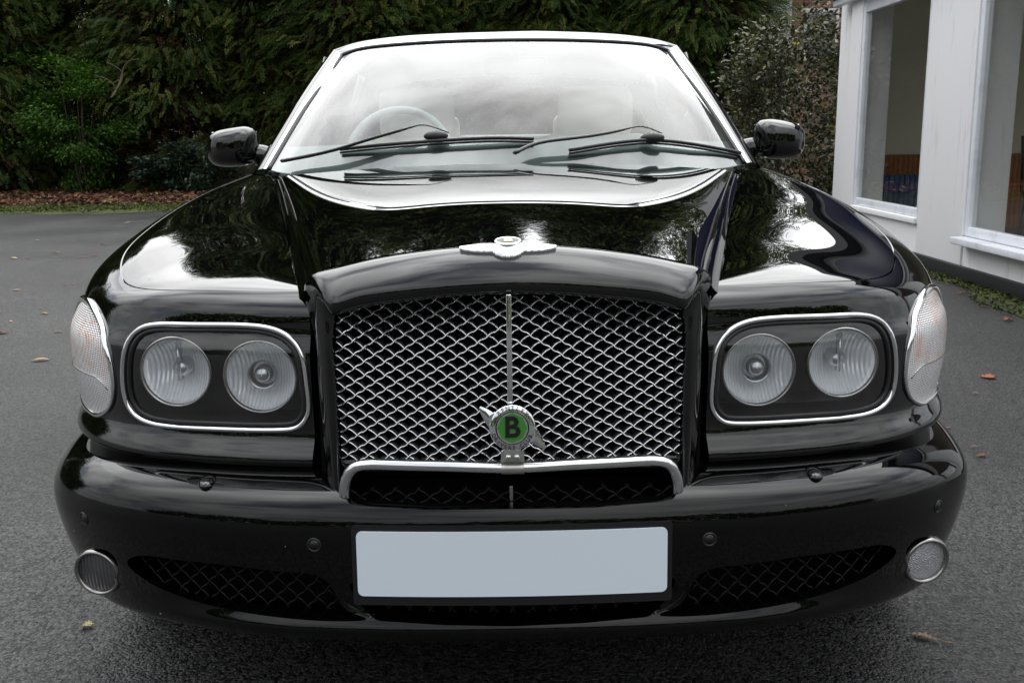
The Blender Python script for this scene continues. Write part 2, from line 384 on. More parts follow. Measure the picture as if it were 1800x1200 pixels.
def ragged_sheet(name, pts_front, pts_back, z, m, nx=160, ny=8, amp=.12, seed=3):
    r = np.random.default_rng(seed); V = []; F = []
    def wob(x, s): return amp * (math.sin(x * 2.3 + s) + .6 * math.sin(x * 5.9 + 2 * s) + .5 * math.sin(x * 13.7 + 3 * s) + r.normal() * .35)
    for i in range(nx + 1):
        t = i / nx; x = pts_front[0][0] + (pts_front[-1][0] - pts_front[0][0]) * t
        y0 = np.interp(x, [p[0] for p in pts_front], [p[1] for p in pts_front]) + wob(x, 1); y1 = np.interp(x, [p[0] for p in pts_back], [p[1] for p in pts_back]) + wob(x, 2) * .5
        for j in range(ny + 1): s = j / ny; V.append((x, y0 + (y1 - y0) * s, z + .02 * (j > 0) * (.5 + r.random()) * .5))
    for i in range(nx):
        for j in range(ny): a = i * (ny + 1) + j; F.append((a, a + ny + 1, a + ny + 2, a + 1))
    return tag(mk(name, V, F, m), None, None, None, 'stuff')
MOSS = mat('moss', (0.06, 0.08, 0.01), 0.9); ramp_tex(MOSS, 'ShaderNodeTexNoise', 2.2, [(.34, (.012, .013, .008)), (.44, (.028, .034, .007)), (.55, (.055, .072, .008)), (.7, (.045, .034, .012))], detail=10, rough=.75); bump(MOSS, 'ShaderNodeTexNoise', 60, .8, .02)
LITTER = mat('needle_litter', (0.06, 0.03, 0.015), 0.9); ramp_tex(LITTER, 'ShaderNodeTexNoise', 9, [(.36, (.010, .005, .003)), (.46, (.045, .018, .010)), (.54, (.09, .034, .017)), (.66, (.14, .075, .04))], detail=12, rough=.85); bump(LITTER, 'ShaderNodeTexNoise', 26, 1, .05, detail=10)
ml = ragged_sheet('moss', [(-22, 13.7), (-4, 13.9), (8, 14.4)], [(-22, 16.6), (8, 16.8)], .004, MOSS, 220, 8, .16); ml['label'] = 'green moss along the far edge of the asphalt'
ll = ragged_sheet('needle_litter', [(-24, 16.0), (-4, 15.8), (9, 16)], [(-24, 26), (9, 26)], .012, LITTER, 200, 20, .14, 5); ll['label'] = 'rusty needle litter under the hedge'
MOSS2 = MOSS

# ---- foliage builders
def scatter_mesh(name, tmpl_v, tmpl_f, pos, rot, scl, mats, parent, mi=None, tint=None):
    n, m = len(pos), len(tmpl_v); V = np.einsum('nij,mj->nmi', rot, np.asarray(tmpl_v)) * scl[:, None, None] + pos[:, None, :]
    lens = np.array([len(f) for f in tmpl_f]); flat = np.concatenate([np.array(f) for f in tmpl_f])
    loops = (flat[None, :] + (np.arange(n) * m)[:, None]).reshape(-1); tot = np.tile(lens, n); st = np.concatenate(([0], np.cumsum(tot)[:-1]))
    me = bpy.data.meshes.new(name); me.vertices.add(n * m); me.vertices.foreach_set('co', V.reshape(-1)); me.loops.add(len(loops)); me.loops.foreach_set('vertex_index', loops.astype(np.int32))
    me.polygons.add(len(tot)); me.polygons.foreach_set('loop_start', st.astype(np.int32)); me.polygons.foreach_set('loop_total', tot.astype(np.int32))
    for x in mats: me.materials.append(x)
    if mi is not None: me.polygons.foreach_set('material_index', mi.astype(np.int32))
    if tint is not None:
        at = me.attributes.new('tint', 'FLOAT', 'POINT'); at.data.foreach_set('value', np.repeat(tint, m).astype(np.float32))
    me.update(); me.validate(); return link(bpy.data.objects.new(name, me), parent)
def leafmat(name, stops, rough=.5, transl=.35, spec=.35):
    m = mat(name, stops[0][1], rough, spec=spec); N, L, B = nodes(m); a = N.new('ShaderNodeAttribute'); a.attribute_name = 'tint'; r = N.new('ShaderNodeValToRGB'); L.new(a.outputs['Fac'], r.inputs[0])
    els = r.color_ramp.elements
    while len(els) < len(stops): els.new(.5)
    for e, (p, c) in zip(els, stops): e.position = p; e.color = (*c, 1)
    L.new(r.outputs[0], B.inputs['Base Color'])
    o = N['Material Output']; tr = N.new('ShaderNodeBsdfTranslucent'); L.new(r.outputs[0], tr.inputs[0]); mxs = N.new('ShaderNodeMixShader'); mxs.inputs[0].default_value = transl
    L.new(B.outputs[0], mxs.inputs[1]); L.new(tr.outputs[0], mxs.inputs[2]); L.new(mxs.outputs[0], o.inputs[0]); return m
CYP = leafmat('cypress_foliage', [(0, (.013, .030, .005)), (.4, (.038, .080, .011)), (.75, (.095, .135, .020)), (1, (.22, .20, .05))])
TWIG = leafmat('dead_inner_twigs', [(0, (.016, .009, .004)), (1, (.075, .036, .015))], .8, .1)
BRIGHT = leafmat('bright_shrub_leaf', [(0, (.02, .055, .005)), (.6, (.05, .135, .012)), (1, (.11, .22, .025))])
DARKIVY = leafmat('dark_ivy_leaf', [(0, (.012, .026, .016)), (1, (.03, .055, .03))], .35, .1)
BARK = mat('bark', (.06, .045, .034), .9); bump(BARK, 'ShaderNodeTexNoise', 30, .8, .03)
DEADW = mat('bare_twig', (.16, .12, .085), .8)
def spray():
    V = []; F = []; ns = 9
    def leaflet(b, ang, L_, w, droop):
        c, s = math.cos(ang), math.sin(ang); o = len(V); t = np.array((c, s, 0)); nrm = np.array((-s, c, 0)); b = np.array(b)
        V.extend([b, b + t * L_ * .45 - nrm * w + (0, 0, -droop * .3), b + t * L_ + (0, 0, -droop), b + t * L_ * .5 + nrm * w + (0, 0, -droop * .3)]); F.append((o, o + 1, o + 2, o + 3))
    for i in range(ns):
        x = i / ns; z = -.30 * x * x; l = .34 * (1 - .70 * x) * (.75 + .35 * math.sin(9.1 * i + .6))
        for sg in (1, -1): leaflet((x, 0, z), sg * R(44 - 10 * x), l, .024, .10 * l / .3)
        sg = 1 if i % 2 else -1; leaflet((x + .4 * l, sg * .36 * l, z - .02), sg * R(12), l * .6, .02, .08)
    leaflet((.86, 0, -.22), 0, .26, .024, .06)
    return V, F
SPRAY = spray()
def frames(dirs, roll, up_bias=None):    # rows: x axis = dirs
    X = dirs / np.linalg.norm(dirs, axis=1)[:, None]; Z0_ = np.tile((0, 0, 1.0), (len(X), 1)); Y = np.cross(Z0_, X); Y /= np.linalg.norm(Y, axis=1)[:, None] + 1e-9; Z = np.cross(X, Y)
    c, s = np.cos(roll)[:, None], np.sin(roll)[:, None]; Y2 = Y * c + Z * s; Z2 = -Y * s + Z * c; return np.stack((X, Y2, Z2), 2)
def cypress_crown(rng, h, rad, ntips, per, name, parent, brown_low=1.0):
    # limbs leave the trunk, sag outwards and end in fans of drooping sprays
    z = rng.uniform(.0, 1, ntips) ** .95; th = rng.uniform(0, 2 * math.pi, ntips); prof = np.where(z < .78, 1.0 - .12 * z, .906 * np.sqrt(np.clip(1 - ((z - .78) / .225) ** 2, 0, 1))); prof = np.clip(prof, .05, 1)
    rr = rad * prof * (.72 + .40 * rng.random(ntips)); zz = .35 + z * h; tips = np.stack((rr * np.cos(th), rr * np.sin(th), zz - .25 * rr), 1)
    pos = []; dr = []; tint = []; sc_ = []; mi = []
    for i in range(ntips):
        od = np.array((math.cos(th[i]), math.sin(th[i]), 0)); n = per; a = rng.uniform(-.75, .15, n); lat = rng.normal(0, .30, n); vz = rng.normal(0, .12, n) - .12 * np.abs(lat)
        p = tips[i] + od[None] * a[:, None] + np.stack((-od[1] * lat, od[0] * lat, vz + .18 * (-a)), 1); pos.append(p)
        d = od[None] * (.75 + .5 * rng.random(n))[:, None] + np.stack((-od[1] * lat * 1.3, od[0] * lat * 1.3, rng.normal(-.32, .28, n)), 1); dr.append(d)
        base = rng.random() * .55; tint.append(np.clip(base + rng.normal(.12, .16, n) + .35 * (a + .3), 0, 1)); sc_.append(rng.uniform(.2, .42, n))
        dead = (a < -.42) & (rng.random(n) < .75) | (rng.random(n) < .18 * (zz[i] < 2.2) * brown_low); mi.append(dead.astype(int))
    pos = np.concatenate(pos); dr = np.concatenate(dr); mi = np.concatenate(mi); n = len(pos); nf = len(SPRAY[1])
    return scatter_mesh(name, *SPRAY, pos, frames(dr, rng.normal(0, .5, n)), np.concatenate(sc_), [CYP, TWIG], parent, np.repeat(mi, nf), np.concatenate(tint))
def trunk(parent, h, r0, rng, lean=.1, name='trunk', limbs=16, reach=1.3, m=BARK):
    b = MB(); pts = [(lean * t * rng.normal(), lean * t * rng.normal(), h * t) for t in np.linspace(0, 1, 6)]; q = spl(np.array(pts), 5); b.tube(q, np.linspace(r0, r0 * .12, len(q)), 9)
    for _ in range(limbs):
        i = rng.integers(2, len(q) - 3); a = rng.uniform(0, 2 * math.pi); L_ = reach * (1.1 - i / len(q)) * rng.uniform(.6, 1.1); d = np.array((math.cos(a), math.sin(a), .25))
        b.tube(spl(np.array([q[i], q[i] + d * L_ * .5 + (0, 0, .03), q[i] + d * L_ + (0, 0, -.12)]), 4), np.linspace(r0 * .25, r0 * .06, 9), 6)
    return b.build(name, m, parent)
variants = []
for vi_ in range(3):
    rng = np.random.default_rng(20 + vi_); e = empty('cypress_tree'); H = (9.6, 10.3, 8.9)[vi_]
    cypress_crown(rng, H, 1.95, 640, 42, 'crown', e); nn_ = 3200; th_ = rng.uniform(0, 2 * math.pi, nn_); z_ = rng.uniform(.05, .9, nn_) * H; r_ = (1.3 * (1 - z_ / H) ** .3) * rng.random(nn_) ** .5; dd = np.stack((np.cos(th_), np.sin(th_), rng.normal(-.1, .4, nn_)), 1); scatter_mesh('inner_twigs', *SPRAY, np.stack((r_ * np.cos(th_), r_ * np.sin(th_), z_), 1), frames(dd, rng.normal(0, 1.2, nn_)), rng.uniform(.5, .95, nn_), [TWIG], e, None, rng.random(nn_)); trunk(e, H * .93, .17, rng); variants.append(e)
def copy_tree(root):
    r = root.copy(); COL.objects.link(r)
    for ch in root.children: c = ch.copy(); COL.objects.link(c); c.parent = r
    return r
hedge = [(-15.6, 21.4, .85), (-13.4, 22.3, .9), (-11.4, 21.2, .9), (-9.3, 22.2, .85), (-7.2, 21.3, .9), (-5.0, 21.9, 1.0), (-3.0, 20.9, 1.06), (-1.1, 21.6, 1.06), (.9, 20.8, .94), (2.7, 21.3, 1.04), (3.9, 20.2, 1.0)]
HL_LABELS = ['tall green cypress in the hedge at the far left edge of the photo', 'cypress behind the bright green shrub at the left', 'cypress with brown gaps right of the bright green shrub', 'cypress above the bare pale twig',
  'cypress behind the left door mirror of the car', 'cypress just left of the windscreen top corner', 'cypress above the left end of the car roof', 'cypress rising behind the left half of the roof', 'cypress rising behind the middle of the roof', 'cypress above the right half of the car roof', 'drooping cypress just right of the roof, ending the hedge']
used_v = set()
for i, (x, y, sc_) in enumerate(hedge):
    vi_ = i % 3; o = variants[vi_] if vi_ not in used_v else copy_tree(variants[vi_]); used_v.add(vi_)
    o.location = (x, y, 0); o.rotation_euler = (0, 0, i * 2.4); o.scale = (sc_, sc_, sc_ * random.uniform(.92, 1.1)); tag(o, HL_LABELS[i], 'tree', 'cypress trees forming the hedge')
NEED = leafmat('dead_needle', [(0, (.02, .009, .005)), (.5, (.10, .038, .018)), (.9, (.17, .09, .045)), (1, (.3, .24, .12))], .85, .05)
rn = np.random.default_rng(44); n = 16000; xy = np.stack((rn.uniform(-15, 4, n), 15.7 + 5.2 * rn.random(n) ** 1.5), 1); pz = .02 + .05 * rn.random(n)
LF = ([(0, 0, 0), (.4, -.2, .12), (1, 0, .02), (.4, .2, .1)], [(0, 1, 2, 3)])
ang = rn.uniform(0, 6.28, n); d = np.stack((np.cos(ang), np.sin(ang), rn.normal(0, .25, n)), 1)
scatter_mesh('dead_sprigs', *LF, np.concatenate((xy, pz[:, None]), 1), frames(d, rn.normal(0, .8, n)), rn.uniform(.05, .15, n), [NEED], ll, None, rn.random(n))
TUFT = leafmat('moss_tuft', [(0, (.012, .02, .004)), (.6, (.045, .07, .008)), (1, (.10, .12, .014))], .9, .1)
n = 14000; xx = rn.uniform(-15, 4, n); cl_ = np.sin(xx * 1.7) * .3 + np.sin(xx * 4.1 + 1) * .25; xy = np.stack((xx, 13.9 + cl_ * .5 + 2.0 * rn.beta(2, 2.2, n)), 1); ang = rn.uniform(0, 6.28, n); d = np.stack((np.cos(ang), np.sin(ang), rn.uniform(.2, 1.0, n)), 1)
scatter_mesh('moss_tufts', *LF, np.concatenate((xy, np.full((n, 1), .012)), 1), frames(d, rn.normal(0, .8, n)), rn.uniform(.02, .07, n), [TUFT], ml, None, rn.random(n))
rs_ = np.random.default_rng(71); n = 19000; t_ = rs_.random(n) ** .8; px_ = np.where(t_ < .7, np.interp(t_, [0, .2, .45, .7], [-17, -20, -23, -25]), np.interp(t_, [.7, 1], [5.5, 21])); py_ = np.where(t_ < .7, np.interp(t_, [0, .2, .45, .7], [21, 18.5, 14, 7]), np.interp(t_, [.7, 1], [35, 33]))
hz_ = np.where(t_ < .7, 9.0, 11.5) * rs_.random(n) ** .8 * (1 - .10 * np.sin(t_ * 60)); pp = np.stack((px_ + rs_.normal(0, .9, n), py_ + rs_.normal(0, .9, n), hz_ + .3), 1); dd = rs_.normal(0, 1, (n, 3)); dd[:, 2] = -.3
o = scatter_mesh('outer_hedge', *SPRAY, pp, frames(dd, rs_.normal(0, .8, n)), rs_.uniform(.7, 1.5, n), [CYP], None, None, rs_.random(n)); tag(o, 'conifer hedge carrying on round the car park, mirrored in the wings', None, None, 'stuff')
# ---- broadleaf shrubs in front of the hedge
LEAF = ([(0, 0, 0), (.35, -.22, .05), (1, 0, -.12), (.35, .22, .05), (.45, 0, -.02)], [(0, 1, 4), (1, 2, 4), (2, 3, 4), (3, 0, 4)])
def shrub(name, loc, size, n, m, label, rng, cat='shrub', lsz=(.06, .11), clumps=40):
    e = empty(name, loc); c = rng.normal(0, 1, (clumps, 3)); c /= np.linalg.norm(c, axis=1)[:, None]; c *= (rng.random(clumps) ** .33)[:, None] * np.array(size) * .9; c[:, 2] += size[2]
    k_ = rng.integers(0, clumps, n); p = c[k_] + rng.normal(0, .2, (n, 3)) * np.array((1, 1, .55)) * min(size); p[:, 2] = np.maximum(p[:, 2], .03)
    d = p - np.array((0, 0, size[2])); d = d / (np.linalg.norm(d, axis=1)[:, None] + 1e-6) + rng.normal(0, .5, (n, 3)); d[:, 2] = d[:, 2] * .4 - .15
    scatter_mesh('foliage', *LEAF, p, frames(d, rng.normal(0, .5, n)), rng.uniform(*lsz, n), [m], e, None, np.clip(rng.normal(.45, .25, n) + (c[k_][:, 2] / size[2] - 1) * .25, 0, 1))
    b = MB()
    for _ in range(9):
        q = c[rng.integers(0, clumps)]; b.tube(spl(np.array([(rng.normal(0, .1), rng.normal(0, .1), 0), q * .5 + (0, 0, -.05), q]), 5), np.linspace(.018, .005, 11), 6)
    b.build('stems', BARK, e); return tag(e, label, cat)
shrub('broadleaf_shrub', (-8.9, 19.6, 0), (1.5, .9, 1.55), 9000, BRIGHT, 'bright green leafy shrub before the hedge at the far left', np.random.default_rng(1))
shrub('broadleaf_shrub', (-10.9, 20.3, 0), (1.3, .9, 2.1), 8000, BRIGHT, 'taller green shrub at the left edge behind the bright one', np.random.default_rng(2))
shrub('ivy_clump', (-6.6, 19.2, 0), (1.3, .5, .55), 5200, DARKIVY, 'dark glossy ivy clump at the foot of the hedge left of the car', np.random.default_rng(3), 'ivy')
shrub('ivy_clump', (-4.3, 19.0, 0), (.9, .45, .42), 3600, DARKIVY, 'low dark ivy beneath the left door mirror', np.random.default_rng(4), 'ivy')
def twig(name, base, tips, label, r=.012):
    b = MB()
    for t in tips: b.tube(spl(np.array([base] + t, float), 6), np.linspace(r, r * .3, 6 * len(t) + 1), 6)
    return tag(b.build(name, DEADW), label, 'branch')
q0 = P(196, 172, 18.6); 
twig('bare_branch', q0, [[P(212, 142, 18.7), P(222, 112, 18.7), P(246, 104, 18.6)], [P(205, 158, 18.6), P(190, 140, 18.5), P(166, 134, 18.5)], [P(216, 130, 18.6), P(205, 118, 18.5), P(188, 110, 18.5)]], 'bare pale forked twig hanging out of the hedge', .014)
s0 = ground(168, 333)
twig('dry_stems', s0, [[s0 + (-.1, 0, .25), s0 + (-.25, .1, .55)], [s0 + (.05, 0, .3), s0 + (.1, .05, .7)], [s0 + (.15, 0, .2), s0 + (.3, .1, .5)]], 'thin dry stems rising from the needle litter', .012)
WALLST = mat('dark_block_wall', (.05, .043, .035), .9); ramp_tex(WALLST, 'ShaderNodeTexNoise', 3, [(.3, (.018, .016, .013)), (.6, (.055, .046, .036)), (.8, (.03, .04, .016))], detail=8); bump(WALLST, 'ShaderNodeTexNoise', 18, .7, .03)
m = MB(); x = -6.9
for i in range(16):
    w = random.uniform(.62, .8); m.box((x, 20.0, .0), (x + w - .012, 20.3, .26 + random.uniform(0, .02)), .015); m.box((x + .3, 20.0, .285), (x + .3 + w - .012, 20.3, .52 + random.uniform(0, .03)), .015); x += w
tag(flatshade(m.build('low_wall', WALLST)), 'low dark block wall at the foot of the hedge, left of the car', 'wall')

# ---- variegated holly by the shop corner
HG = leafmat('holly_leaf_centre', [(0, (.008, .016, .012)), (.9, (.018, .032, .022)), (.97, (.28, .26, .05)), (1, (.4, .36, .08))], .35, .05, .25)
HE = leafmat('holly_leaf_margin', [(0, (.07, .07, .026)), (.9, (.15, .14, .06)), (1, (.35, .30, .06))], .4, .1, .25)
hv = [(0, 0, 0), (.25, -.20, .07), (.5, -.25, -.02), (.78, -.17, .06), (1, 0, -.08), (.78, .17, .06), (.5, .25, -.02), (.25, .20, .07)]
hi = [(x * .76 + .11, y * .62, z * .6 + .004) for x, y, z in hv]; HOLLY = (hv + hi, [tuple(range(8, 16))] + [(i, (i + 1) % 8, 8 + (i + 1) % 8, 8 + i) for i in range(8)])
def holly():
    rng = np.random.default_rng(11); e = empty('holly_tree', (3.22, 10.45, 0)); cl_ = []
    for _ in range(125):
        z = rng.uniform(.12, 2.36); w = np.interp(z, [0, .5, 1.1, 1.8, 2.2, 2.4], [.46, .66, .74, .66, .52, .3]); a = rng.uniform(0, 2 * math.pi); r_ = w * (.55 + .5 * rng.random())
        cl_.append((r_ * math.cos(a) + .16 * max(0, z - 1.6), r_ * math.sin(a) * .9, z))
    cl_ += [(.62 + .1 * i, -.5, 1.12 + .03 * i) for i in range(3)]
    cl_ = np.array(cl_); cl_[:, 0] += .12; n = 12500; k_ = rng.integers(0, len(cl_), n); p = cl_[k_] + rng.normal(0, .115, (n, 3)); d = p - np.stack((np.zeros(n), np.zeros(n), p[:, 2] - .1), 1) + rng.normal(0, .35, (n, 3))
    p[:, 0] = np.minimum(p[:, 0], 3.36 - 3.22 + np.where(p[:, 1] + 10.45 > 9.25, .9, 0))
    nf = len(HOLLY[1]); mi = np.tile(np.array([0] + [1] * 8), n); t = rng.random(n) * .93; t[rng.random(n) < .012] = 1.0
    scatter_mesh('crown', *HOLLY, p, frames(d, rng.normal(0, .7, n)), rng.uniform(.05, .085, n), [HG, HE], e, mi, t); trunk(e, 2.2, .05, rng, .05, limbs=26, reach=.75)
    tag(e, 'variegated holly with cream-edged leaves beside the white shopfront', 'tree')
holly()
# ---- glimpsed house behind the holly
BRICK = mat('far_brick', (.22, .11, .07), .9)
def brick():
    N, L, B = nodes(BRICK); t = N.new('ShaderNodeTexCoord'); b = N.new('ShaderNodeTexBrick'); mp = N.new('ShaderNodeMapping'); mp.inputs['Rotation'].default_value = (R(90), 0, 0); L.new(t.outputs['Object'], mp.inputs[0]); L.new(mp.outputs[0], b.inputs['Vector'])
    b.inputs['Scale'].default_value = 4.4; b.inputs['Color1'].default_value = (.24, .11, .07, 1); b.inputs['Color2'].default_value = (.17, .08, .055, 1); b.inputs['Mortar'].default_value = (.3, .27, .23, 1); L.new(b.outputs[0], B.inputs['Base Color'])
brick()
WHITE = mat('white_masonry_paint', (.80, .80, .80), .55)
def whitewash():
    N, L, B = nodes(WHITE); t = N.new('ShaderNodeTexCoord'); mp = N.new('ShaderNodeMapping'); mp.inputs['Scale'].default_value = (6, 6, .8); n = N.new('ShaderNodeTexNoise'); n.inputs['Scale'].default_value = 1.6; n.inputs['Detail'].default_value = 9; n.inputs['Roughness'].default_value = .72
    L.new(t.outputs['Object'], mp.inputs[0]); L.new(mp.outputs[0], n.inputs['Vector']); r = N.new('ShaderNodeValToRGB'); L.new(n.outputs['Fac'], r.inputs[0]); e = r.color_ramp.elements
    e[0].position = .28; e[0].color = (.66, .66, .65, 1); e[1].position = .44; e[1].color = (.87, .87, .88, 1); L.new(r.outputs[0], B.inputs['Base Color'])
    n2 = N.new('ShaderNodeTexNoise'); n2.inputs['Scale'].default_value = 35; L.new(t.outputs['Object'], n2.inputs['Vector']); b = N.new('ShaderNodeBump'); b.inputs['Strength'].default_value = .12; b.inputs['Distance'].default_value = .004; L.new(n2.outputs['Fac'], b.inputs['Height']); L.new(b.outputs[0], B.inputs['Normal'])
whitewash()
DARKGL = mat('dark_pane', (.02, .022, .025), .05, coat=.5); SLATE = mat('slate_roof', (.06, .06, .068), .6)
h = empty('brick_house', (7.2, 25.5, 0)); m = MB(); m.box((-3.2, 0, 0), (3.4, 7, 5.2)); m.build('wall', BRICK, h, False)
m = MB(); m.box((-.75, -.06, .3), (.25, -.001, 4.9)); m.build('white_bay', WHITE, h, False)
for x in (-2.7, .6, 2.0):
    m = MB(); m.box((x, -.03, 2.9), (x + .9, -.002, 4.2)); f_ = m.build('window', WHITE, h, False); m = MB(); m.box((x + .08, -.045, 2.98), (x + .82, -.031, 4.12)); m.build('pane', DARKGL, f_, False)
m = MB(); m.add([(-3.6, -.4, 5.2), (3.8, -.4, 5.2), (3.8, 3.5, 7.6), (-3.6, 3.5, 7.6), (-3.6, 7.4, 5.2), (3.8, 7.4, 5.2)], [(0, 1, 2, 3), (3, 2, 5, 4), (0, 3, 4), (1, 5, 2)]); m.build('roof', SLATE, h, False)
tag(h, 'brick house with a white bay glimpsed between the hedge and the holly', 'house')

# ---- white shopfront on the right
X0 = 3.40
shop = empty('shop_building', (X0, 6.5, 0)); SH = Vector((X0, 6.5, 0))
def sp(name, boxes, m, bev=.0, parent=shop, smooth=False):
    b = MB()
    for a, c in boxes: b.box([p - q for p, q in zip(a, SH)], [p - q for p, q in zip(c, SH)], bev)
    o = b.build(name, m, parent, False)
    if bev: flatshade(o)
    return o
UPVC = mat('white_window_frame', (.78, .80, .84), .28); ramp_tex(UPVC, 'ShaderNodeTexNoise', 5, [(.3, (.62, .64, .68)), (.5, (.78, .80, .85))], detail=8)
PLINTH = mat('black_plinth_paint', (.014, .014, .016), .6); bump(PLINTH, 'ShaderNodeTexNoise', 30, .4, .01)
FASCIA = mat('blue_fascia', (.008, .011, .05), .4); CREAM = mat('interior_cream_wall', (.74, .70, .60), .8); WAIN = mat('varnished_wainscot', (.16, .055, .016), .3)
def wainn():
    N, L, B = nodes(WAIN); t = N.new('ShaderNodeTexCoord'); w = N.new('ShaderNodeTexWave'); w.bands_direction = 'X'; w.inputs['Scale'].default_value = 6; w.inputs['Distortion'].default_value = 2; L.new(t.outputs['Object'], w.inputs['Vector'])
    r = N.new('ShaderNodeValToRGB'); L.new(w.outputs[0], r.inputs[0]); e = r.color_ramp.elements; e[0].color = (.22, .07, .018, 1); e[1].color = (.38, .13, .035, 1); L.new(r.outputs[0], B.inputs['Base Color'])
wainn()
ZT, ZS1, ZS2 = 2.20, .40, .335
sp('pillar', [((X0, 5.88, .11), (X0 + .32, 6.72, 3.4))], WHITE, .006); sp('pillar', [((X0, 8.32, .11), (X0 + .30, 8.62, 3.4)), ((X0 + .07, 8.62, .11), (X0 + .30, 9.15, 3.4))], WHITE, .006); sp('pillar', [((X0, 2.2, .11), (X0 + .32, 3.1, 3.4))], WHITE, .006)
sp('wall', [((X0 + .015, 6.72, .11), (X0 + .30, 8.32, ZS1 - .05)), ((X0 + .015, 3.1, .11), (X0 + .30, 5.88, ZS2 - .06)), ((X0 + .01, 3.1, ZT + .22), (X0 + .30, 5.88, 3.4)), ((X0 + .01, 6.72, ZT + .22), (X0 + .30, 8.32, 3.4)), ((X0 + .3, 9.0, 0), (X0 + 6, 9.15, 3.4)), ((X0 + .32, 2.2, 0), (X0 + 6, 2.36, .7)), ((X0 + 6, 2.2, 0), (X0 + 6.2, 9.15, .7)), ((X0 + 6, 2.2, 2.7), (X0 + 6.2, 9.15, 3.4)), ((X0 + .32, 2.2, 2.7), (X0 + 6, 2.36, 3.4)), ((X0 + 6, 2.2, .7), (X0 + 6.2, 2.6, 2.7)), ((X0 + 6, 5.4, .7), (X0 + 6.2, 5.9, 2.7)), ((X0 + 6, 8.7, .7), (X0 + 6.2, 9.15, 2.7))], WHITE)
sp('plinth', [((X0 - .02, 2.2, 0), (X0 + .3, 9.17, .11))], PLINTH, .006)
sp('fascia', [((X0 - .10, 2.0, ZT + .20), (X0 + .0, 9.0, 3.2))], FASCIA, .006); sp('fascia_moulding', [((X0 - .07, 2.0, ZT + .13), (X0 + .008, 9.0, ZT + .198))], UPVC, .01)
sp('roof', [((X0 - .2, 2.0, 3.41), (X0 + 6.4, 9.3, 3.6))], SLATE); sp('ceiling', [((X0 + .3, 2.4, 3.0), (X0 + 6, 9.0, 3.05))], CREAM); sp('floor', [((X0 + .3, 2.4, .05), (X0 + 6, 9.0, .09))], mat('shop_floor', (.10, .08, .06), .5))
sp('interior_lining', [((X0 + .31, 8.97, .86), (X0 + 5.95, 8.995, 3.0))], CREAM); wn_ = sp('wainscot', [((X0 + .31, 8.95, .09), (X0 + 5.94, 8.995, .855))], WAIN)
for (y0, y1, zs, nm) in ((6.72, 8.32, ZS1, 0), (3.1, 5.88, ZS2, 1)):
    fr = .06; w_ = sp('window', [((X0 + .012, y0 + .002, zs), (X0 + .08, y0 + fr, ZT + .13)), ((X0 + .012, y1 - fr, zs), (X0 + .08, y1 - .002, ZT + .13)), ((X0 + .012, y0 + fr, zs), (X0 + .08, y1 - fr, zs + .07)), ((X0 + .012, y0 + fr, ZT), (X0 + .08, y1 - fr, ZT + .13))], UPVC, .006)
    qd = [Vector((X0 + .042, y_, z_)) - SH for y_, z_ in ((y0 + fr, zs + .07), (y0 + fr, ZT), (y1 - fr, ZT), (y1 - fr, zs + .07))]
    mk('pane', [tuple(v_) for v_ in qd], [(0, 1, 2, 3)], SHOPGLASS, w_, False)
    sp('sill', [((X0 - (.02 if nm == 0 else .10), y0 + (.02 if nm == 0 else -.03), zs - .055), (X0 + .12, y1 - .02, zs - .003))], WHITE if nm == 0 else UPVC, .008, w_)
tag(shop, 'white painted shopfront with large windows and black plinth on the right', 'building')
# radiator and chair seen through the shop windows
RAD = mat('blue_radiator_paint', (.012, .06, .28), .35); b = MB()
rx0, rx1, rz0, rz1 = 3.86, 4.75, .26, .655
for i in range(17): xx = rx0 + i * .054; b.box((xx, 8.87, rz0), (xx + .046, 8.93, rz1), .012)
b.box((rx0, 8.925, rz0 + .02), (rx1, 8.94, rz1 - .02)); tag(flatshade(b.build('radiator', RAD)), 'blue ribbed radiator on the wainscot seen through the left shop window', 'radiator')
ch = empty('office_chair', (4.70, 6.9, .09)); BLK = mat('black_chair_frame', (.01, .01, .011), .4)
for sx in (-.24, .24):
    for sy in (-.22, .24): b = MB(); b.tube([(sx, sy, 0), (sx * .9, sy * .9, .44)], .013, 8); b.build('leg', BLK, ch)
b = MB(); b.box((-.25, -.25, .44), (.25, .25, .50), .025); b.build('seat', BLK, ch)
b = MB(); b.tube([(-.23, .25, .48), (-.24, .30, .95), (.24, .30, .95), (.23, .25, .48)], .014, 8); b.build('backrest_frame', BLK, ch)
b = MB()
for i in range(14): b.box((-.235 + i * .0345, .285, .60), (-.235 + i * .0345 + .016, .292, .94))
for i in range(10): b.box((-.235, .2865, .60 + i * .036), (.235, .2935, .60 + i * .036 + .016))
b.build('backrest', mat('grey_chair_mesh', (.14, .14, .13), .6), ch, False); tag(ch, 'black mesh-back chair behind the glass at the right edge', 'chair')
mr = []
r_ = np.random.default_rng(9); V = []; F = []
for i in range(41):
    y = 3.2 + i * .15; w = .16 + .10 * math.sin(y * 3.1) + .07 * r_.random(); V += [(X0 - .021, y, .006), (X0 - .03 - w * .5, y, .012), (X0 - .03 - w, y + .03 * r_.normal(), .005)]
F = [(i * 3 + j, i * 3 + j + 1, (i + 1) * 3 + j + 1, (i + 1) * 3 + j) for i in range(40) for j in range(2)]
o = tag(mk('moss', V, F, MOSS), 'mossy strip along the foot of the black plinth', None, None, 'stuff')

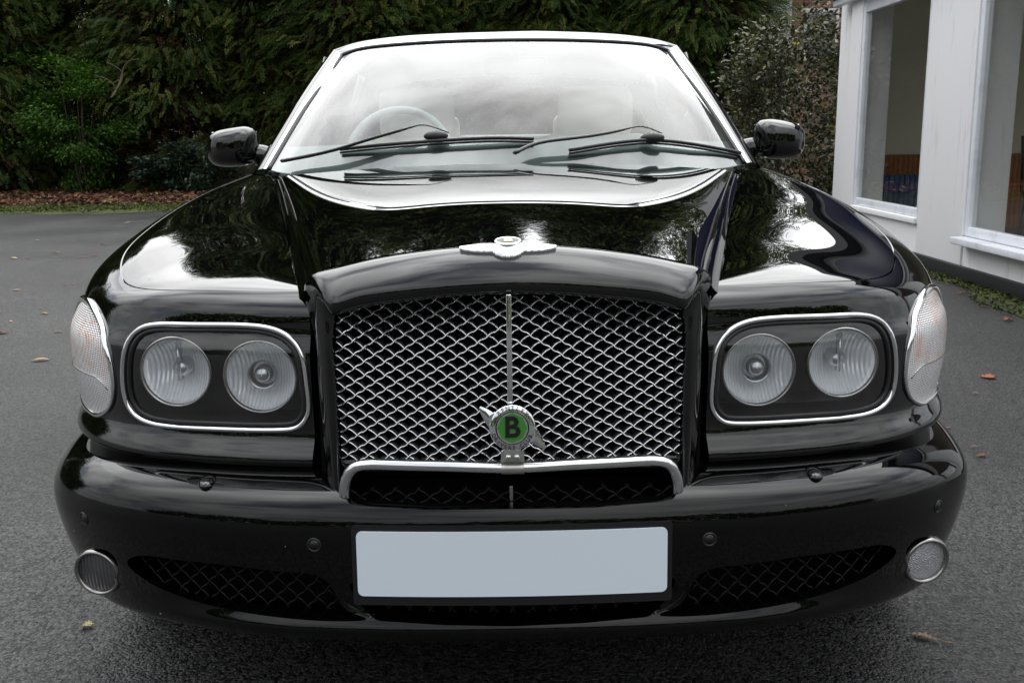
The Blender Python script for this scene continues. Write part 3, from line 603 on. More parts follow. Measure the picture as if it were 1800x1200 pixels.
rn = np.random.default_rng(45); n = 3000; yy = rn.uniform(3.2, 9.1, n); w_ = .06 + .12 * (1 + np.sin(yy * 3.1)) * .8 + .04; xx = X0 - .03 - w_ * rn.random(n) ** 1.6 * 1.3; ang = rn.uniform(0, 6.28, n); d = np.stack((np.cos(ang), np.sin(ang), rn.uniform(.2, 1.0, n)), 1)
scatter_mesh('moss_tufts', *LF, np.stack((xx, yy, np.full(n, .008)), 1), frames(d, rn.normal(0, .8, n)), rn.uniform(.012, .04, n), [TUFT], o, None, rn.random(n) ** 1.5)
# ---- fallen leaves
def leaf_mesh(kind, rng):
    if kind == 'oak': out_ = [(0, 0), (.12, .10), (.2, .07), (.3, .19), (.4, .12), (.5, .24), (.62, .15), (.72, .22), (.84, .12), (.93, .13), (1, 0)]
    elif kind == 'maple': out_ = [(0, 0), (.02, .18), (-.08, .36), (.16, .32), (.22, .52), (.38, .34), (.52, .40), (.52, .24), (.80, .22), (.72, .12), (1, 0)]
    else: out_ = [(0, 0), (.12, .10), (.3, .19), (.5, .22), (.7, .17), (.88, .08), (1, 0)]
    cz = rng.uniform(.1, .5); tw = rng.normal(0, .15)
    def lift(x, y): return cz * (y * y * 2.2) + .12 * math.sin(x * 3.1) * cz + tw * y * x + .02
    V = []; n = len(out_)
    for x, y in out_: V += [(x - .5, y, lift(x, y)), (x - .5, y * .45, lift(x, y * .45) * .8), (x - .5, 0, lift(x, 0)), (x - .5, -y * .45, lift(x, -y * .45) * .8), (x - .5, -y, lift(x, -y))]
    F = [(i * 5 + j, i * 5 + j + 1, (i + 1) * 5 + j + 1, (i + 1) * 5 + j) for i in range(n - 1) for j in range(4)]
    return V, F
LEAFC = {}
def leafcol(name, c1, c2):
    m = mat(name, c1, .6); ramp_tex(m, 'ShaderNodeTexNoise', 3.0, [(.35, c1), (.65, c2)], detail=6); bump(m, 'ShaderNodeTexNoise', 6, .5, .05); LEAFC[name] = m
leafcol('orange_leaf', (.42, .13, .04), (.30, .08, .03)); leafcol('tan_leaf', (.30, .17, .09), (.42, .28, .12)); leafcol('rust_leaf', (.20, .05, .022), (.12, .03, .015)); leafcol('pale_leaf', (.45, .40, .20), (.36, .30, .12)); leafcol('brown_leaf', (.16, .085, .055), (.24, .14, .10)); leafcol('yellow_leaf', (.34, .30, .05), (.22, .20, .04))
LV = [
 (72, 632, 'simple', 'tan', 28, 'curled tan leaf on the asphalt left of the left turn signal'), (79, 550, 'simple', 'tan', 16, 'upturned pale yellow leaf left of the wing, below two rust leaves'), (24, 454, 'simple', 'pale', 16, 'crescent-shaped pale yellow leaf near the left edge'),
 (50, 453, 'simple', 'orange', 9, 'small orange leaf beside the pale crescent leaf'), (99, 444, 'simple', 'yellow', 14, 'olive-yellow leaf to the right of the orange one'), (66, 422, 'simple', 'pale', 10, 'small greyish pale leaf above the orange leaf'),
 (152, 406, 'simple', 'yellow', 8, 'tiny yellow-green leaf in the middle of the left asphalt'), (149, 387, 'simple', 'pale', 5, 'tiny pale leaf just under the moss edge'), (227, 391, 'oak', 'tan', 11, 'curled tan leaf nearest the moss beside the left wing'),
 (112, 392, 'simple', 'rust', 5, 'tiny red-brown leaf under the moss edge'), (30, 509, 'simple', 'tan', 14, 'flat tan leaf below the crescent leaf at the left'), (20, 564, 'simple', 'pale', 6, 'small pinkish pale leaf at the left edge'),
 (8, 584, 'maple', 'rust', 15, 'dark red-brown crumpled leaf at the left edge'), (72, 541, 'simple', 'rust', 10, 'rust leaf just above the upturned yellow leaf'), (115, 501, 'simple', 'rust', 9, 'dark rust leaf left of the wing, one of two side by side'),
 (128, 499, 'simple', 'orange', 8, 'orange-brown leaf touching the dark rust one by the wing'), (145, 452, 'simple', 'rust', 13, 'thin rust leaf left of the wing crest'), (168, 449, 'simple', 'rust', 13, 'thin rust leaf closest to the wing crest'),
 (182, 429, 'oak', 'rust', 12, 'faded rust oak leaf beside the wing crest'), (207, 412, 'simple', 'pale', 5, 'tiny pale leaf beside the wing crest'), (3, 547, 'simple', 'rust', 6, 'red-brown leaf cut by the left edge'),
 (102, 582, 'simple', 'brown', 16, 'flat faint brown leaf beside the left turn signal'), (78, 526, 'simple', 'rust', 6, 'tiny rust leaf above the rust leaf at the left'), (157, 1097, 'maple', 'pale', 13, 'pale yellow leaf on the asphalt under the left fog lamp'),
 (1733, 662, 'maple', 'orange', 24, 'bright orange lobed leaf to the right of the right turn signal'), (1692, 516, 'oak', 'orange', 17, 'orange leaf in the moss by the plinth'), (1713, 520, 'simple', 'tan', 19, 'pale tan leaf beside the orange leaf by the plinth'),
 (1687, 525, 'simple', 'tan', 7, 'small tan leaf below the orange leaf by the plinth'), (1731, 539, 'simple', 'orange', 14, 'orange-tan leaf on the asphalt below the plinth moss'), (1776, 563, 'maple', 'orange', 16, 'orange lobed leaf at the right edge'),
 (1664, 502, 'simple', 'rust', 8, 'rust leaf in the moss nearest the right wing'), (1716, 691, 'simple', 'brown', 11, 'faint brown leaf below the bright orange lobed leaf'), (1668, 751, 'simple', 'orange', 11, 'orange leaf almost touching the right end of the bumper'),
 (1726, 800, 'simple', 'rust', 22, 'long rust leaf right of the bumper corner'), (1714, 785, 'simple', 'brown', 9, 'small dark leaf above the long rust leaf'), (1626, 1120, 'oak', 'brown', 42, 'brown oak leaf with a long stalk on the asphalt at the lower right')]
for px, py, kind, colr, wpx, lab in LV:
    p = ground(px, py, .006); d = p[1] - CAMY; L_ = max(.03, wpx * d / F_PX * 1.15); V, F = leaf_mesh(kind, RNG); o = mk('fallen_leaf', V, F, LEAFC[colr + '_leaf'])
    o.location = p; o.scale = (L_, L_, L_); o.rotation_euler = (0, 0, RNG.uniform(-.5, .5) + (math.pi if RNG.random() < .5 else 0)); tag(o, lab, 'leaf', 'fallen leaves on the asphalt')
    if wpx == 42:
        o.rotation_euler = (0, 0, 2.6); b = MB(); b.tube([(-.5, 0, .02), (-.62, .03, .03), (-.82, .02, .02), (-1.0, -.02, .03)], .016, 6); b.build('stalk', LEAFC['tan_leaf'], o)
# ---- what the paintwork mirrors from behind the camera
rng = np.random.default_rng(31)
n = 9000; xx = rng.uniform(-60, 60, n); hh = 8.0 + 2.0 * np.sin(xx * .13) + 1.4 * np.sin(xx * .41 + 1) ; pz = rng.random(n) ** .8 * hh; p = np.stack((xx, -36 + rng.normal(0, 2.0, n), pz), 1)
o = scatter_mesh('far_treeline', *LEAF, p, frames(rng.normal(0, 1, (n, 3)), rng.normal(0, 1, n)), rng.uniform(1.0, 2.2, n), [CYP], None, None, rng.random(n)); tag(o, 'distant dark treeline mirrored in the paintwork', None, None, 'stuff')
# ================================================================== the car (canonical side: +x, mirrored)
car = empty('saloon_car', (0, 2.6, 0)); CARM = Vector((0, 2.6, 0))
tag(car, 'black luxury saloon car with chrome mesh grille and blank number plate, parked facing the camera', 'car')
_link = link
def link(o, parent=None):                # everything of the car is modelled in world space, then hung on the car
    COL.objects.link(o)
    if parent is not None:
        o.parent = parent; q = parent; in_car = False
        while q is not None: in_car |= q is car; q = q.parent
        if in_car and parent is car: o.location = -CARM
    return o

# ---- body-side measurements
F_ = np.array([(.345, .128), (.45, .142), (.58, .172), (.70, .222), (.795, .30), (.865, .405), (.912, .545), (.940, .75), (.952, .98), (.957, 1.22), (.957, 1.52)])
R1 = [.79, .79, .788, .782, .778, .782, .792, .812, .835, .855, .87]
R2 = [(.345, .142, .834), (.45, .156, .834), (.577, .186, .832), (.69, .238, .827), (.778, .316, .824), (.840, .425, .833), (.882, .567, .851), (.905, .77, .877), (.910, .99, .905), (.905, 1.22, .932), (.892, 1.50, .955)]
C_ = [(.345, .170, .858), (.45, .183, .858), (.57, .208, .857), (.662, .255, .853), (.732, .33, .854), (.782, .437, .868), (.822, .58, .889), (.842, .78, .917), (.838, 1.0, .951), (.811, 1.23, .985), (.770, 1.45, 1.014)]
V_ = [(.352, .195, .862), (.372, .285, .869), (.399, .385, .877), (.426, .49, .888), (.457, .60, .900), (.492, .73, .914), (.532, .87, .929), (.574, 1.02, .946), (.614, 1.16, .964), (.652, 1.29, .983), (.692, 1.415, 1.004)]
BEADF = [1, 1, 1, 1, 1, .9, .45, 0, 0, 0, 0]
ZMIN = [.545] * 6 + [.53, .44, .30, .22, .19]
tg = np.gradient(F_, axis=0); tg /= np.linalg.norm(tg, axis=1)[:, None]
INW = np.stack((-tg[:, 1], tg[:, 0]), 1)          # inward normal in plan
def frow(zn, off, bead=0.0):
    o = []
    for k in range(11):
        z = .70 - (.70 - zn) * (.70 - ZMIN[k]) / (.70 - .545) if zn < .70 else zn
        d = off + bead * BEADF[k]; x, y = F_[k] + INW[k] * d; o.append((x, y, z))
    return o
rows = [frow(.545, .012), frow(.551, .0, -.010), frow(.560, -.0, -.020), frow(.578, 0, -.0165), frow(.603, 0, -.003), frow(.66, -.003), frow(.72, -.005), frow(.76, -.003)]
rows.append([(F_[k][0] + INW[k][0] * .006, F_[k][1] + INW[k][1] * .006, R1[k]) for k in range(11)])
rows.append(R2); iC = len(rows); rows.append(C_)
mid = []; mid0 = []
for k in range(11):
    c, v = np.array(C_[k]), np.array(V_[k]); L_ = np.linalg.norm(c - v); q = c * .55 + v * .45; q[2] += .040 * L_; mid.append(q); q = c * .83 + v * .17; q[2] += .030 * L_; mid0.append(q)
rows.append(mid0); rows.append(mid); rows.append(V_)
NR, NC = 16, 22
G = skin(np.array(rows, float), NR, NC)
ic = iC * NR
def edge_to(G, i, j, gap):               # pull row i towards row j by gap metres
    d = G[j] - G[i]; l = np.linalg.norm(d, axis=1)[:, None]; G = G.copy(); G[i] = G[i] + d / l * np.minimum(gap, l * .8); return G
Gf = G[:ic + 1]; Gb = edge_to(G[ic:], 0, 1, .0048)
FEND = Surf(Gf, True); SHO = Surf(Gb, True)
if FEND.n[len(FEND.n) // 2][1] > 0 and FEND.n[len(FEND.n) // 2][0] < 0: raise RuntimeError('fender normals')
def fold(Grow, Nrow, depth):             # a panel edge turned down
    v = list(Grow) + [p - n * depth for p, n in zip(Grow, Nrow)]; m = len(Grow); b = MB(); b.add(v, [(i, i + 1, m + i + 1, m + i) for i in range(m - 1)]); return b
Nf = FEND.n.reshape(Gf.shape)
def _col_z(j, z):
    zc_ = Gf[4 * NR:, j, 2]; i = int(np.searchsorted(np.maximum.accumulate(zc_), z)) + 4 * NR; i = min(max(i, 4 * NR + 1), Gf.shape[0] - 1)
    dz = Gf[i, j, 2] - Gf[i - 1, j, 2]; t = min(max((z - Gf[i - 1, j, 2]) / dz if abs(dz) > 1e-9 else 0, 0), 1)
    return Gf[i - 1, j] * (1 - t) + Gf[i, j] * t, Nf[i - 1, j] * (1 - t) + Nf[i, j] * t
def surf_kz(k, z, lift=0.0):             # point of the wing face at plan station k and height z
    x = min(max(k * NC, 0), Gf.shape[1] - 1.001); j = int(x); t = x - j
    (p0, n0), (p1, n1) = _col_z(j, z), _col_z(j + 1, z); n = n0 * (1 - t) + n1 * t; n = n / np.linalg.norm(n)
    return p0 * (1 - t) + p1 * t + n * lift, n

# ---- headlamp opening
HLO = [(540, 672), (536, 640), (526, 612), (508, 592), (480, 578), (440, 572), (390, 570.5), (320, 570), (267, 571), (241, 582), (225, 604), (218.5, 632), (217.5, 664), (221.6, 697), (232, 720), (252, 737), (290, 747.5), (363, 752.5), (434, 755), (500, 755), (524, 750), (538, 736), (544, 715)]
HLO = np.array([conv(*p) for p in HLO]); HL = spl(HLO, 8, closed=True)
HLin = np.array([p + (np.array((515, 62)) * 0 + (HL.mean(0) - p)) * 0 for p in HL])
def shrink(poly, d):
    t = np.roll(poly, -1, 0) - np.roll(poly, 1, 0); t /= np.linalg.norm(t, axis=1)[:, None]; n = np.stack((-t[:, 1], t[:, 0]), 1)
    if np.dot(poly[0] + n[0] - poly.mean(0), poly[0] + n[0] - poly.mean(0)) > np.dot(poly[0] - poly.mean(0), poly[0] - poly.mean(0)): n = -n
    return poly + n * d
HLc = shrink(HL, 4)
phi = poly_sdf(proj(FEND.v), HLc); phi = np.where((FEND.v[:, 1] > .6), 50, phi)
BODY = FEND.clip(phi); GLASS = FEND.clip(phi, False)
arch = np.hypot(FEND.v[:, 1] - .88, FEND.v[:, 2] - .335) - .385
arch_b = np.hypot(BODY.v[:, 1] - .88, BODY.v[:, 2] - .335) - .385
BODY2 = BODY.clip(np.where(BODY.v[:, 0] > .85, arch_b, 1.0))
HLpath = np.array([hit(FEND, *p, lift=.001)[0] for p in HL])
HLpath = np.stack([np.convolve(np.concatenate((HLpath[-4:, i], HLpath[:, i], HLpath[:4, i])), np.ones(5) / 5, 'same')[4:-4] for i in range(3)], 1)
FACE_N = Vector((0.12, -1, 0)).normalized()

wings = []
for s in (1, -1):
    S = BODY2 if s == 1 else BODY2.mirrored()
    v, n, f = join([S]); b = MB(); b.add(v, f); nn = list(n)
    fb = fold(Gf[-1], Nf[-1], .014); fb = fb if s == 1 else fb.mirror()
    b.add(fb.v, fb.f); nn += list(Nf[-1] * ((1 if s == 1 else -1), 1, 1)) * 2
    # inner end closing against the grille shell
    col = Gf[:, 0]; cl_ = MB(); cl_.add(list(col) + [p + np.array((0, .06, 0)) for p in col], [(i, i + 1, len(col) + i + 1, len(col) + i) for i in range(len(col) - 1)])
    cl_ = cl_ if s == 1 else cl_.mirror(); b.add(cl_.v, cl_.f); nn += [np.array((-s, 0, 0))] * len(cl_.v)
    w = mk('front_wing', b.v, b.f, PAINT, car, True, nn); wings.append(w)
    # headlamp
    e = empty('headlamp'); e.parent = car; e.location = -CARM
    cg = GLASS if s == 1 else GLASS.mirrored()
    mir = (lambda q: q) if s == 1 else (lambda q: q.mirror())
    bz = MB(); bz.tube(HLpath, .0052, 12, True, 1.0, (0, -1, 0)); mir(bz).build('chrome_bezel', CHROME, e)
    sl = MB(); ins = np.array([hit(FEND, *p, lift=-.0015)[0] for p in shrink(HL, 9.5)]); sl.tube(ins, .0045, 8, True, 1, (0, -1, 0)); mir(sl).build('rubber_seal', RUBBER, e)
    ring = np.array([hit(FEND, *p, lift=0)[0] for p in shrink(HL, 5)])
    hb = MB(); m = len(ring); back = ring.copy(); cx_, cz_ = ring[:, 0].mean(), ring[:, 2].mean()
    back[:, 0] = cx_ + (ring[:, 0] - cx_) * .94; back[:, 2] = cz_ + (ring[:, 2] - cz_) * .92; back[:, 1] = ring[:, 1] * .55 + .225 * .45 + .05
    hb.add(list(ring) + list(back), [(i, (i + 1) % m, m + (i + 1) % m, m + i) for i in range(m)]); hb.add(list(back), [tuple(range(m))])
    ho = mir(hb).build('lamp_housing', HOUSING, e, smooth=False)
    for (px, py, rp, dep, outer) in ((311, 652, 62.5, .012, True), (459, 661, 65, .018, False)):
        u, v_ = conv(px, py); c0, _ = hit(FEND, u, v_); c = ray(u, v_, c0[1] + dep); r = rp * (c[1] - CAMY) * .985 / F_PX
        prof = [(r * 1.0, .004), (r * .985, .0), (r * .95, -.008)] + [(r * .95 * math.sqrt(t), -.008 - .052 * (1 - t)) for t in np.linspace(1, 0.0, 14)]
        rb = MB(); rb.lathe(prof, c, (.03, -1, 0), 56); ro = mir(rb).build('reflector', BOWL, e)
        rg = MB(); rg.lathe([(r * 1.06, -.012), (r * 1.07, .003), (r * 1.03, .009), (r * .985, .005), (r * .98, -.004)], c, (.03, -1, 0), 56); mir(rg).build('lamp_ring', GREY_TRIM, ro)
        ln = MB(); ln.lathe([(r * t, .006 + .006 * (1 - t * t)) for t in np.linspace(.985, 0.0, 9)], c, (.03, -1, 0), 56); mir(ln).build('lamp_lens', LAMPLENS, ro)
        bb = MB(); bb.lathe([(.001, .0), (.011, -.002), (.016, -.012), (.016, -.04)], c + np.array((0, .004 + (0.012 if outer else 0), 0)), (0, -1, 0), 24)
        if outer: bb.box(c + np.array((-.0025, .012, -.02)), c + np.array((.0025, .03, r * .85)))
        else: bb.lathe([(.027, -.012), (.024, -.012), (.021, -.034)], c, (0, -1, 0), 28)
        mir(bb).build('bulb_shield', BULB, ro)
    surf_obj('cover_glass', [cg.offset(-.003)], COVER, e)
    # turn signal wrapping the corner
    t_ = empty('turn_signal'); t_.parent = car; t_.location = -CARM
    kc, zc0 = 4.58, .706; outl = []
    for a in np.linspace(0, 2 * math.pi, 72, endpoint=False):
        ca, sa = math.cos(a), math.sin(a); ex = .86
        hx = 1.26 * (1 - .08 * sa); kk = kc + hx * np.sign(ca) * abs(ca) ** ex; zz = zc0 + .110 * np.sign(sa) * abs(sa) ** ex
        outl.append((kk, zz))
    outl = np.array(outl); cpt = np.array((kc, zc0)); rings = []; rr_ = np.linspace(1, .02, 22)
    for r_ in rr_:
        rings.append([surf_kz(*(cpt + (o_ - cpt) * r_), lift=.003 + .009 * (1 - r_ ** 2))[0] for o_ in outl])
    rings = np.array(rings); nr_, nc_ = rings.shape[:2]
    def lens(i0, cond):
        b_ = MB(); fs = []
        for i in range(nr_ - 1):
            for j in range(nc_):
                q = (i * nc_ + j, i * nc_ + (j + 1) % nc_, (i + 1) * nc_ + (j + 1) % nc_, (i + 1) * nc_ + j)
                z = sum(rings.reshape(-1, 3)[x][2] for x in q) / 4
                if cond(z): fs.append(q)
        b_.add(list(rings.reshape(-1, 3)), fs); return b_
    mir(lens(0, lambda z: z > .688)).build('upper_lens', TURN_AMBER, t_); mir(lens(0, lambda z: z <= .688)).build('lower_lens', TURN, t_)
    op = np.array([surf_kz(*o_, lift=.002)[0] for o_ in outl]); tb = MB()
    tb.tube(op, .0046 + .0026 * np.clip((op[:, 2] - .70) / .1, 0, 1), 10, True, 1.0, (0, -1, 0)); mir(tb).build('chrome_rim', CHROME, t_)
    dv_ = [rings[min(range(nr_), key=lambda i: abs(rings[i, j, 2] - (.688 if j else .688))), j] for j in range(0)]
    ks = np.linspace(kc - 1.12, kc + 1.12, 24); lp = []
    for kk in ks:
        r_ = min(1, abs(kk - kc) / 1.2); lp.append(surf_kz(kk, .688 - .022 * max(0, 1 - (kk - kc + 1.12) / .35) ** 2, lift=.0035 + .009 * (1 - r_ ** 2))[0])
    tb = MB(); tb.tube(lp, .0014, 6); mir(tb).build('lens_divider', GREY_TRIM, t_)

# ---- bonnet: raised centre and two shoulders, one panel
def crease(Y):
    Ys = [.1, .2, .55, 1.0, 1.38]; return np.interp(Y, Ys, [.327, .350, .437, .548, .652]), np.interp(Y, Ys, [.898, .9065, .937, .974, 1.0105])
fr_x = np.array([0, .11, .22, .296]); fr = np.array([(.066, .947), (.070, .9425), (.082, .928), (.094, .9105)])
cen = [(.066, .947), (.16, .9605), (.30, .9785), (.50, .9985), (.80, 1.020), (1.15, 1.0335), (1.45, 1.0375)]
brow = []
for i, (yc, zc2) in enumerate(cen):
    s_ = (yc - .066) / (1.45 - .066); row = []
    ycr = .1 + s_ * (1.385 - .1); xc, zcr = crease(ycr)
    for t in (0, .34, .67, .905):
        x = xc * t; dy = (ycr - yc) * t ** 2; row.append((x, yc + dy, zc2 - (zc2 - zcr) * (.93 * t ** 2.2)))
    depth = .040 * (1 - .72 * s_)
    row.append((xc, ycr, zcr)); row.append((xc + .010, ycr + .002, zcr - depth * .35)); row.append((xc + .016, ycr + .003, zcr - depth * .72)); row.append((xc + .027, ycr + .004, zcr - depth * 1.03))
    brow.append(row)
GB = skin(mirror_cols(brow), 22, 14)
BC = Surf(GB, True)
if BC.n[len(BC.n) // 2][2] < 0: BC = Surf(GB)
if SHO.n[len(SHO.n) // 2][2] < 0: SHO = Surf(Gb, False)
v, n, f = join([BC, SHO, SHO.mirrored()]); bb = MB(); bb.add(v, f); nn = list(n)
for s in (1, -1):
    fb = fold(Gb[0], SHO.n.reshape(Gb.shape)[0], .014); fb = fb if s == 1 else fb.mirror(); bb.add(fb.v, fb.f); nn += list(SHO.n.reshape(Gb.shape)[0] * (s, 1, 1)) * 2
    fb = fold(Gb[:, 0], SHO.n.reshape(Gb.shape)[:, 0], .02); fb = fb if s == 1 else fb.mirror(); bb.add(fb.v, fb.f); nn += list(SHO.n.reshape(Gb.shape)[:, 0] * (s, 1, 1)) * 2
fb = fold(GB[0], BC.n.reshape(GB.shape)[0], .012); bb.add(fb.v, fb.f); nn += list(BC.n.reshape(GB.shape)[0]) * 2
bonnet = mk('bonnet', bb.v, bb.f, PAINT, car, True, nn)

# ---- grille shell
def top_prof(x):
    q = (x / .327) ** 2; dy, dz = .032 * q, -.047 * q
    pr = [(.085, .9445), (.062, .9475), (.037, .9415), (.012, .922), (-.003, .899), (-.003, .884), (.006, .8755), (.022, .8735), (.06, .874)]
    o = []
    for i, (y, z) in enumerate(pr):
        w = 1 if i < 4 else 1 - .13 * (i - 3) / 5; o.append((x, y + dy * (1 if i < 5 else 1.1), z + dz * w))
    return o
def side_prof(z, xo, xi, kx=0):
    return [(xo + .016, .130, z), (xo + .012, .112, z), (xo + .006, .092, z), (xo - .001, .072, z), (xo - .010, .058, z), (xi + .012, .049, z), (xi + .004, .050, z), (xi, .058, z), (xi - .001, .10, z)]
shc = [top_prof(0), top_prof(.09), top_prof(.18), top_prof(.25), top_prof(.288)]
a_, b_ = np.array(top_prof(.318)), np.array(side_prof(.845, .3235, .2895))
cor = []
for i in range(9):
    q = a_[i] * .5 + b_[i] * .5
    if i < 4: q = np.array((.3235 + .010 * (3 - i) / 3, a_[i][1] * .6 + b_[i][1] * .4, a_[i][2] - .012 - .006 * i))
    cor.append(q)
cor = [np.array(q) for q in [(.347,.135,.870),(.344,.114,.883),(.336,.096,.889),(.326,.078,.886),(.315,.058,.873),(.301,.048,.857),(.289,.048,.846),(.285,.058,.842),(.283,.10,.84)]]
shc += [cor, side_prof(.805, .3235, .2890), side_prof(.74, .3225, .2888), side_prof(.66, .3205, .2884), side_prof(.58, .3175, .288), side_prof(.52, .3145, .2875)]
shc = np.array(shc).transpose(1, 0, 2)
GS = skin(mirror_cols(shc), 8, 10, .55); SHELL = Surf(GS)
k0 = np.argmin(np.linalg.norm(SHELL.v - (0, -.003, .895), axis=1))
if SHELL.n[k0][1] > 0: SHELL = Surf(GS, True)
grille = surf_obj('grille_surround', [SHELL], PAINT, car)

# ---- grille mesh: crimped crossing strips, mirrored about the centre bar
def gy(x, z): return .004 + .040 * (abs(x) / .29) + .012 + .02 * (.7 - z) * 0
OPEN = [(895, 519), (800, 521), (700, 528), (640, 536), (609, 543), (594, 553), (588, 575), (589, 620), (593, 700), (599, 790), (600, 811), (895, 824)]
OPENW = []
for p in OPEN:
    u, v_ = conv(*p); Y = .03
    for _ in range(6): q = ray(u, v_, Y); Y = gy(q[0], q[2])
    OPENW.append((q[0], q[2]))
OPENW = np.array(OPENW); OPENW[0, 0] = OPENW[-1, 0] = -.02
PX, PZ, Z0 = .0345, .0232, .874
def mesh_strips(b, poly, px_, pz_, z0, yf, w=.00085, dep=.021, mirror=True, arch_=.125):
    nx, nz = int(.95 / px_) + 2, int(.5 / pz_) + 30
    for fam in (0, 1):
        for i in range(-60, 60):
            pts = []
            for k in range(0, 8 * 60):
                t = k / 8.0; ph = t - math.floor(t); x = t * px_ / 2
                if fam == 0: z = z0 + i * pz_ - t * pz_ / 2 - .05 * pz_ * math.sin(2 * math.pi * ph)
                else: z = z0 + i * pz_ - 40 * pz_ + t * pz_ / 2 + arch_ * pz_ * math.sin(math.pi * ph)
                pts.append((x, z, ph))
            P_ = np.array([(p[0], p[1]) for p in pts]); ok = (poly_sdf(P_, poly) < 0) & (P_[:, 0] > -.0005)
            run = []
            for k in range(len(pts) + 1):
                if k < len(pts) and ok[k]: run.append(pts[k])
                else:
                    if len(run) > 2:
                        q = np.array([(x, yf(x, z) + .0008 * math.cos(2 * math.pi * ph) * (1 if fam else -1), z) for x, z, ph in run]); tq = np.gradient(q, axis=0); tq /= np.linalg.norm(tq, axis=1)[:, None]
                        nrm = np.stack((-tq[:, 2], tq[:, 1] * 0, tq[:, 0]), 1); nrm /= np.linalg.norm(nrm, axis=1)[:, None]; D = np.array((0, dep, 0))
                        for s in ((1, -1) if mirror else (1,)):
                            ms = np.array((s, 1, 1)); V4 = []; E = np.array((0, .0007, 0))
                            for A, n_ in zip(q, nrm): V4 += [(A - n_ * w + E) * ms, A * ms, (A + n_ * w + E) * ms, (A + n_ * w + D) * ms, (A - n_ * w + D) * ms]
                            F4 = []; M4 = []
                            for a in range(len(q) - 1):
                                o = a * 5
                                for c in range(5): F4.append((o + c, o + (c + 1) % 5, o + 5 + (c + 1) % 5, o + 5 + c) if s == 1 else (o + c, o + 5 + c, o + 5 + (c + 1) % 5, o + (c + 1) % 5)); M4.append(0 if c < 2 else 1)
                            o = len(b.v); b.v += [tuple(x_) for x_ in V4]; b.f += [tuple(i_ + o for i_ in q_) for q_ in F4]; b.m += M4
                    run = []
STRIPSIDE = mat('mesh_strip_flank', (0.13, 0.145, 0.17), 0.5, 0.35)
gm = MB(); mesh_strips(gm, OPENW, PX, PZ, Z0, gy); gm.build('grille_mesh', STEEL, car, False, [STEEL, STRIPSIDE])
cbv = MB(); cbv.box((-.0042, -.006, .60), (.0042, .010, .8765), .0015); flatshade(cbv.build('grille_bar', CHROME, car))
lin = MB(); lin.box((-.31, .15, .42), (.31, .17, .88)); lin.box((-.33, .10, .40), (-.32, .16, .83)); lin.box((.32, .10, .40), (.33, .16, .83)); lin.build('radiator_lining', BLACKHOLE, car, False)

# ---- bumper
B_ = np.array([(0, 0), (.15, .003), (.3, .013), (.45, .034), (.605, .072), (.73, .126), (.823, .196), (.885, .277), (.922, .375), (.947, .49), (.960, .63), (.965, .78)])
tgb = np.gradient(B_, axis=0); tgb /= np.linalg.norm(tgb, axis=1)[:, None]; tgb[0] = (1, 0); INB = np.stack((-tgb[:, 1], tgb[:, 0]), 1)
BR = [(.556, .53, .10, .065), (.551, .522, .080, .045), (.543, .510, .052, .026), (.528, .490, .020, .008), (.510, .470, .003, 0), (.485, .445, -.006, -.002), (.43, .40, -.007, .004), (.375, .345, -.001, .018), (.335, .295, .004, .034), (.315, .268, -.004, .042), (.302, .252, -.010, .048), (.286, .240, -.006, .054), (.270, .230, .014, .068), (.262, .226, .06, .10)]
bro = []
for zc3, ze, oc, oe in BR:
    row = []
    for k in range(12):
        w = (B_[k][0] / .9) ** 4; w = min(w, 1.0); w2 = smoothstep(.35, .9, B_[k][0]); o_ = oc + (oe - oc) * w2
        x, y = B_[k] + INB[k] * o_; row.append((x, y, zc3 + (ze - zc3) * w))
    bro.append(row)
GBu = skin(mirror_cols(bro), 12, 16); BUM = Surf(GBu)
k0 = np.argmin(np.linalg.norm(BUM.v - (0, -.007, .43), axis=1))
if BUM.n[k0][1] > 0: BUM = Surf(GBu, True)
BFULL = BUM
LIN = [(224, 986), (240, 976), (300, 981), (400, 992), (500, 1004), (560, 1012), (582, 1030), (596, 1056), (614, 1074), (646, 1087), (600, 1091), (520, 1087), (440, 1077), (360, 1060), (290, 1036), (244, 1010)]
CIN = [(612, 1024), (622, 1046), (640, 1070), (662, 1090), (780, 1098), (894, 1100)]
TIN = [(606, 800), (606, 868), (612, 884), (640, 889), (760, 896), (895, 898.5), (895, 800)]
def both(poly): a = np.array([conv(*p) for p in poly]); return a, a * (-1, 1)
pj = proj(BUM.v); front = BUM.v[:, 1] < .6
def cutout(S, poly):
    pj_ = proj(S.v); ph = np.where(S.v[:, 1] < .6, poly_sdf(pj_, poly), 50); a = S.clip(ph); return a
rims = []
li = [spl(x, 5, closed=True) for x in both(LIN)]
cfull = np.array([conv(*p) for p in CIN if p[0] != 895]); cfull = np.concatenate((cfull, cfull[::-1] * (-1, 1)))
ctop, cbot = np.array(conv(895, 1030)), np.array(conv(895, 1100))
tl = np.array([conv(*p) for p in TIN if p[0] != 895]); tfull = np.concatenate((tl, (tl * (-1, 1))[::-1]))
fogc = np.array(conv(173, 998)); fcirc = np.array([fogc + 35 * np.array((math.cos(a), math.sin(a))) for a in np.linspace(0, 2 * math.pi, 40, endpoint=False)])
for poly, dep in ((fcirc, .04), (fcirc * (-1, 1), .04), (li[0], .05), (li[1], .05), (cfull, .05), (tfull, .02)):
    nb = cutout(BUM, poly); rm = nb.rim(np.array((0, dep, 0.004))); rims.append(rm); BUM = nb
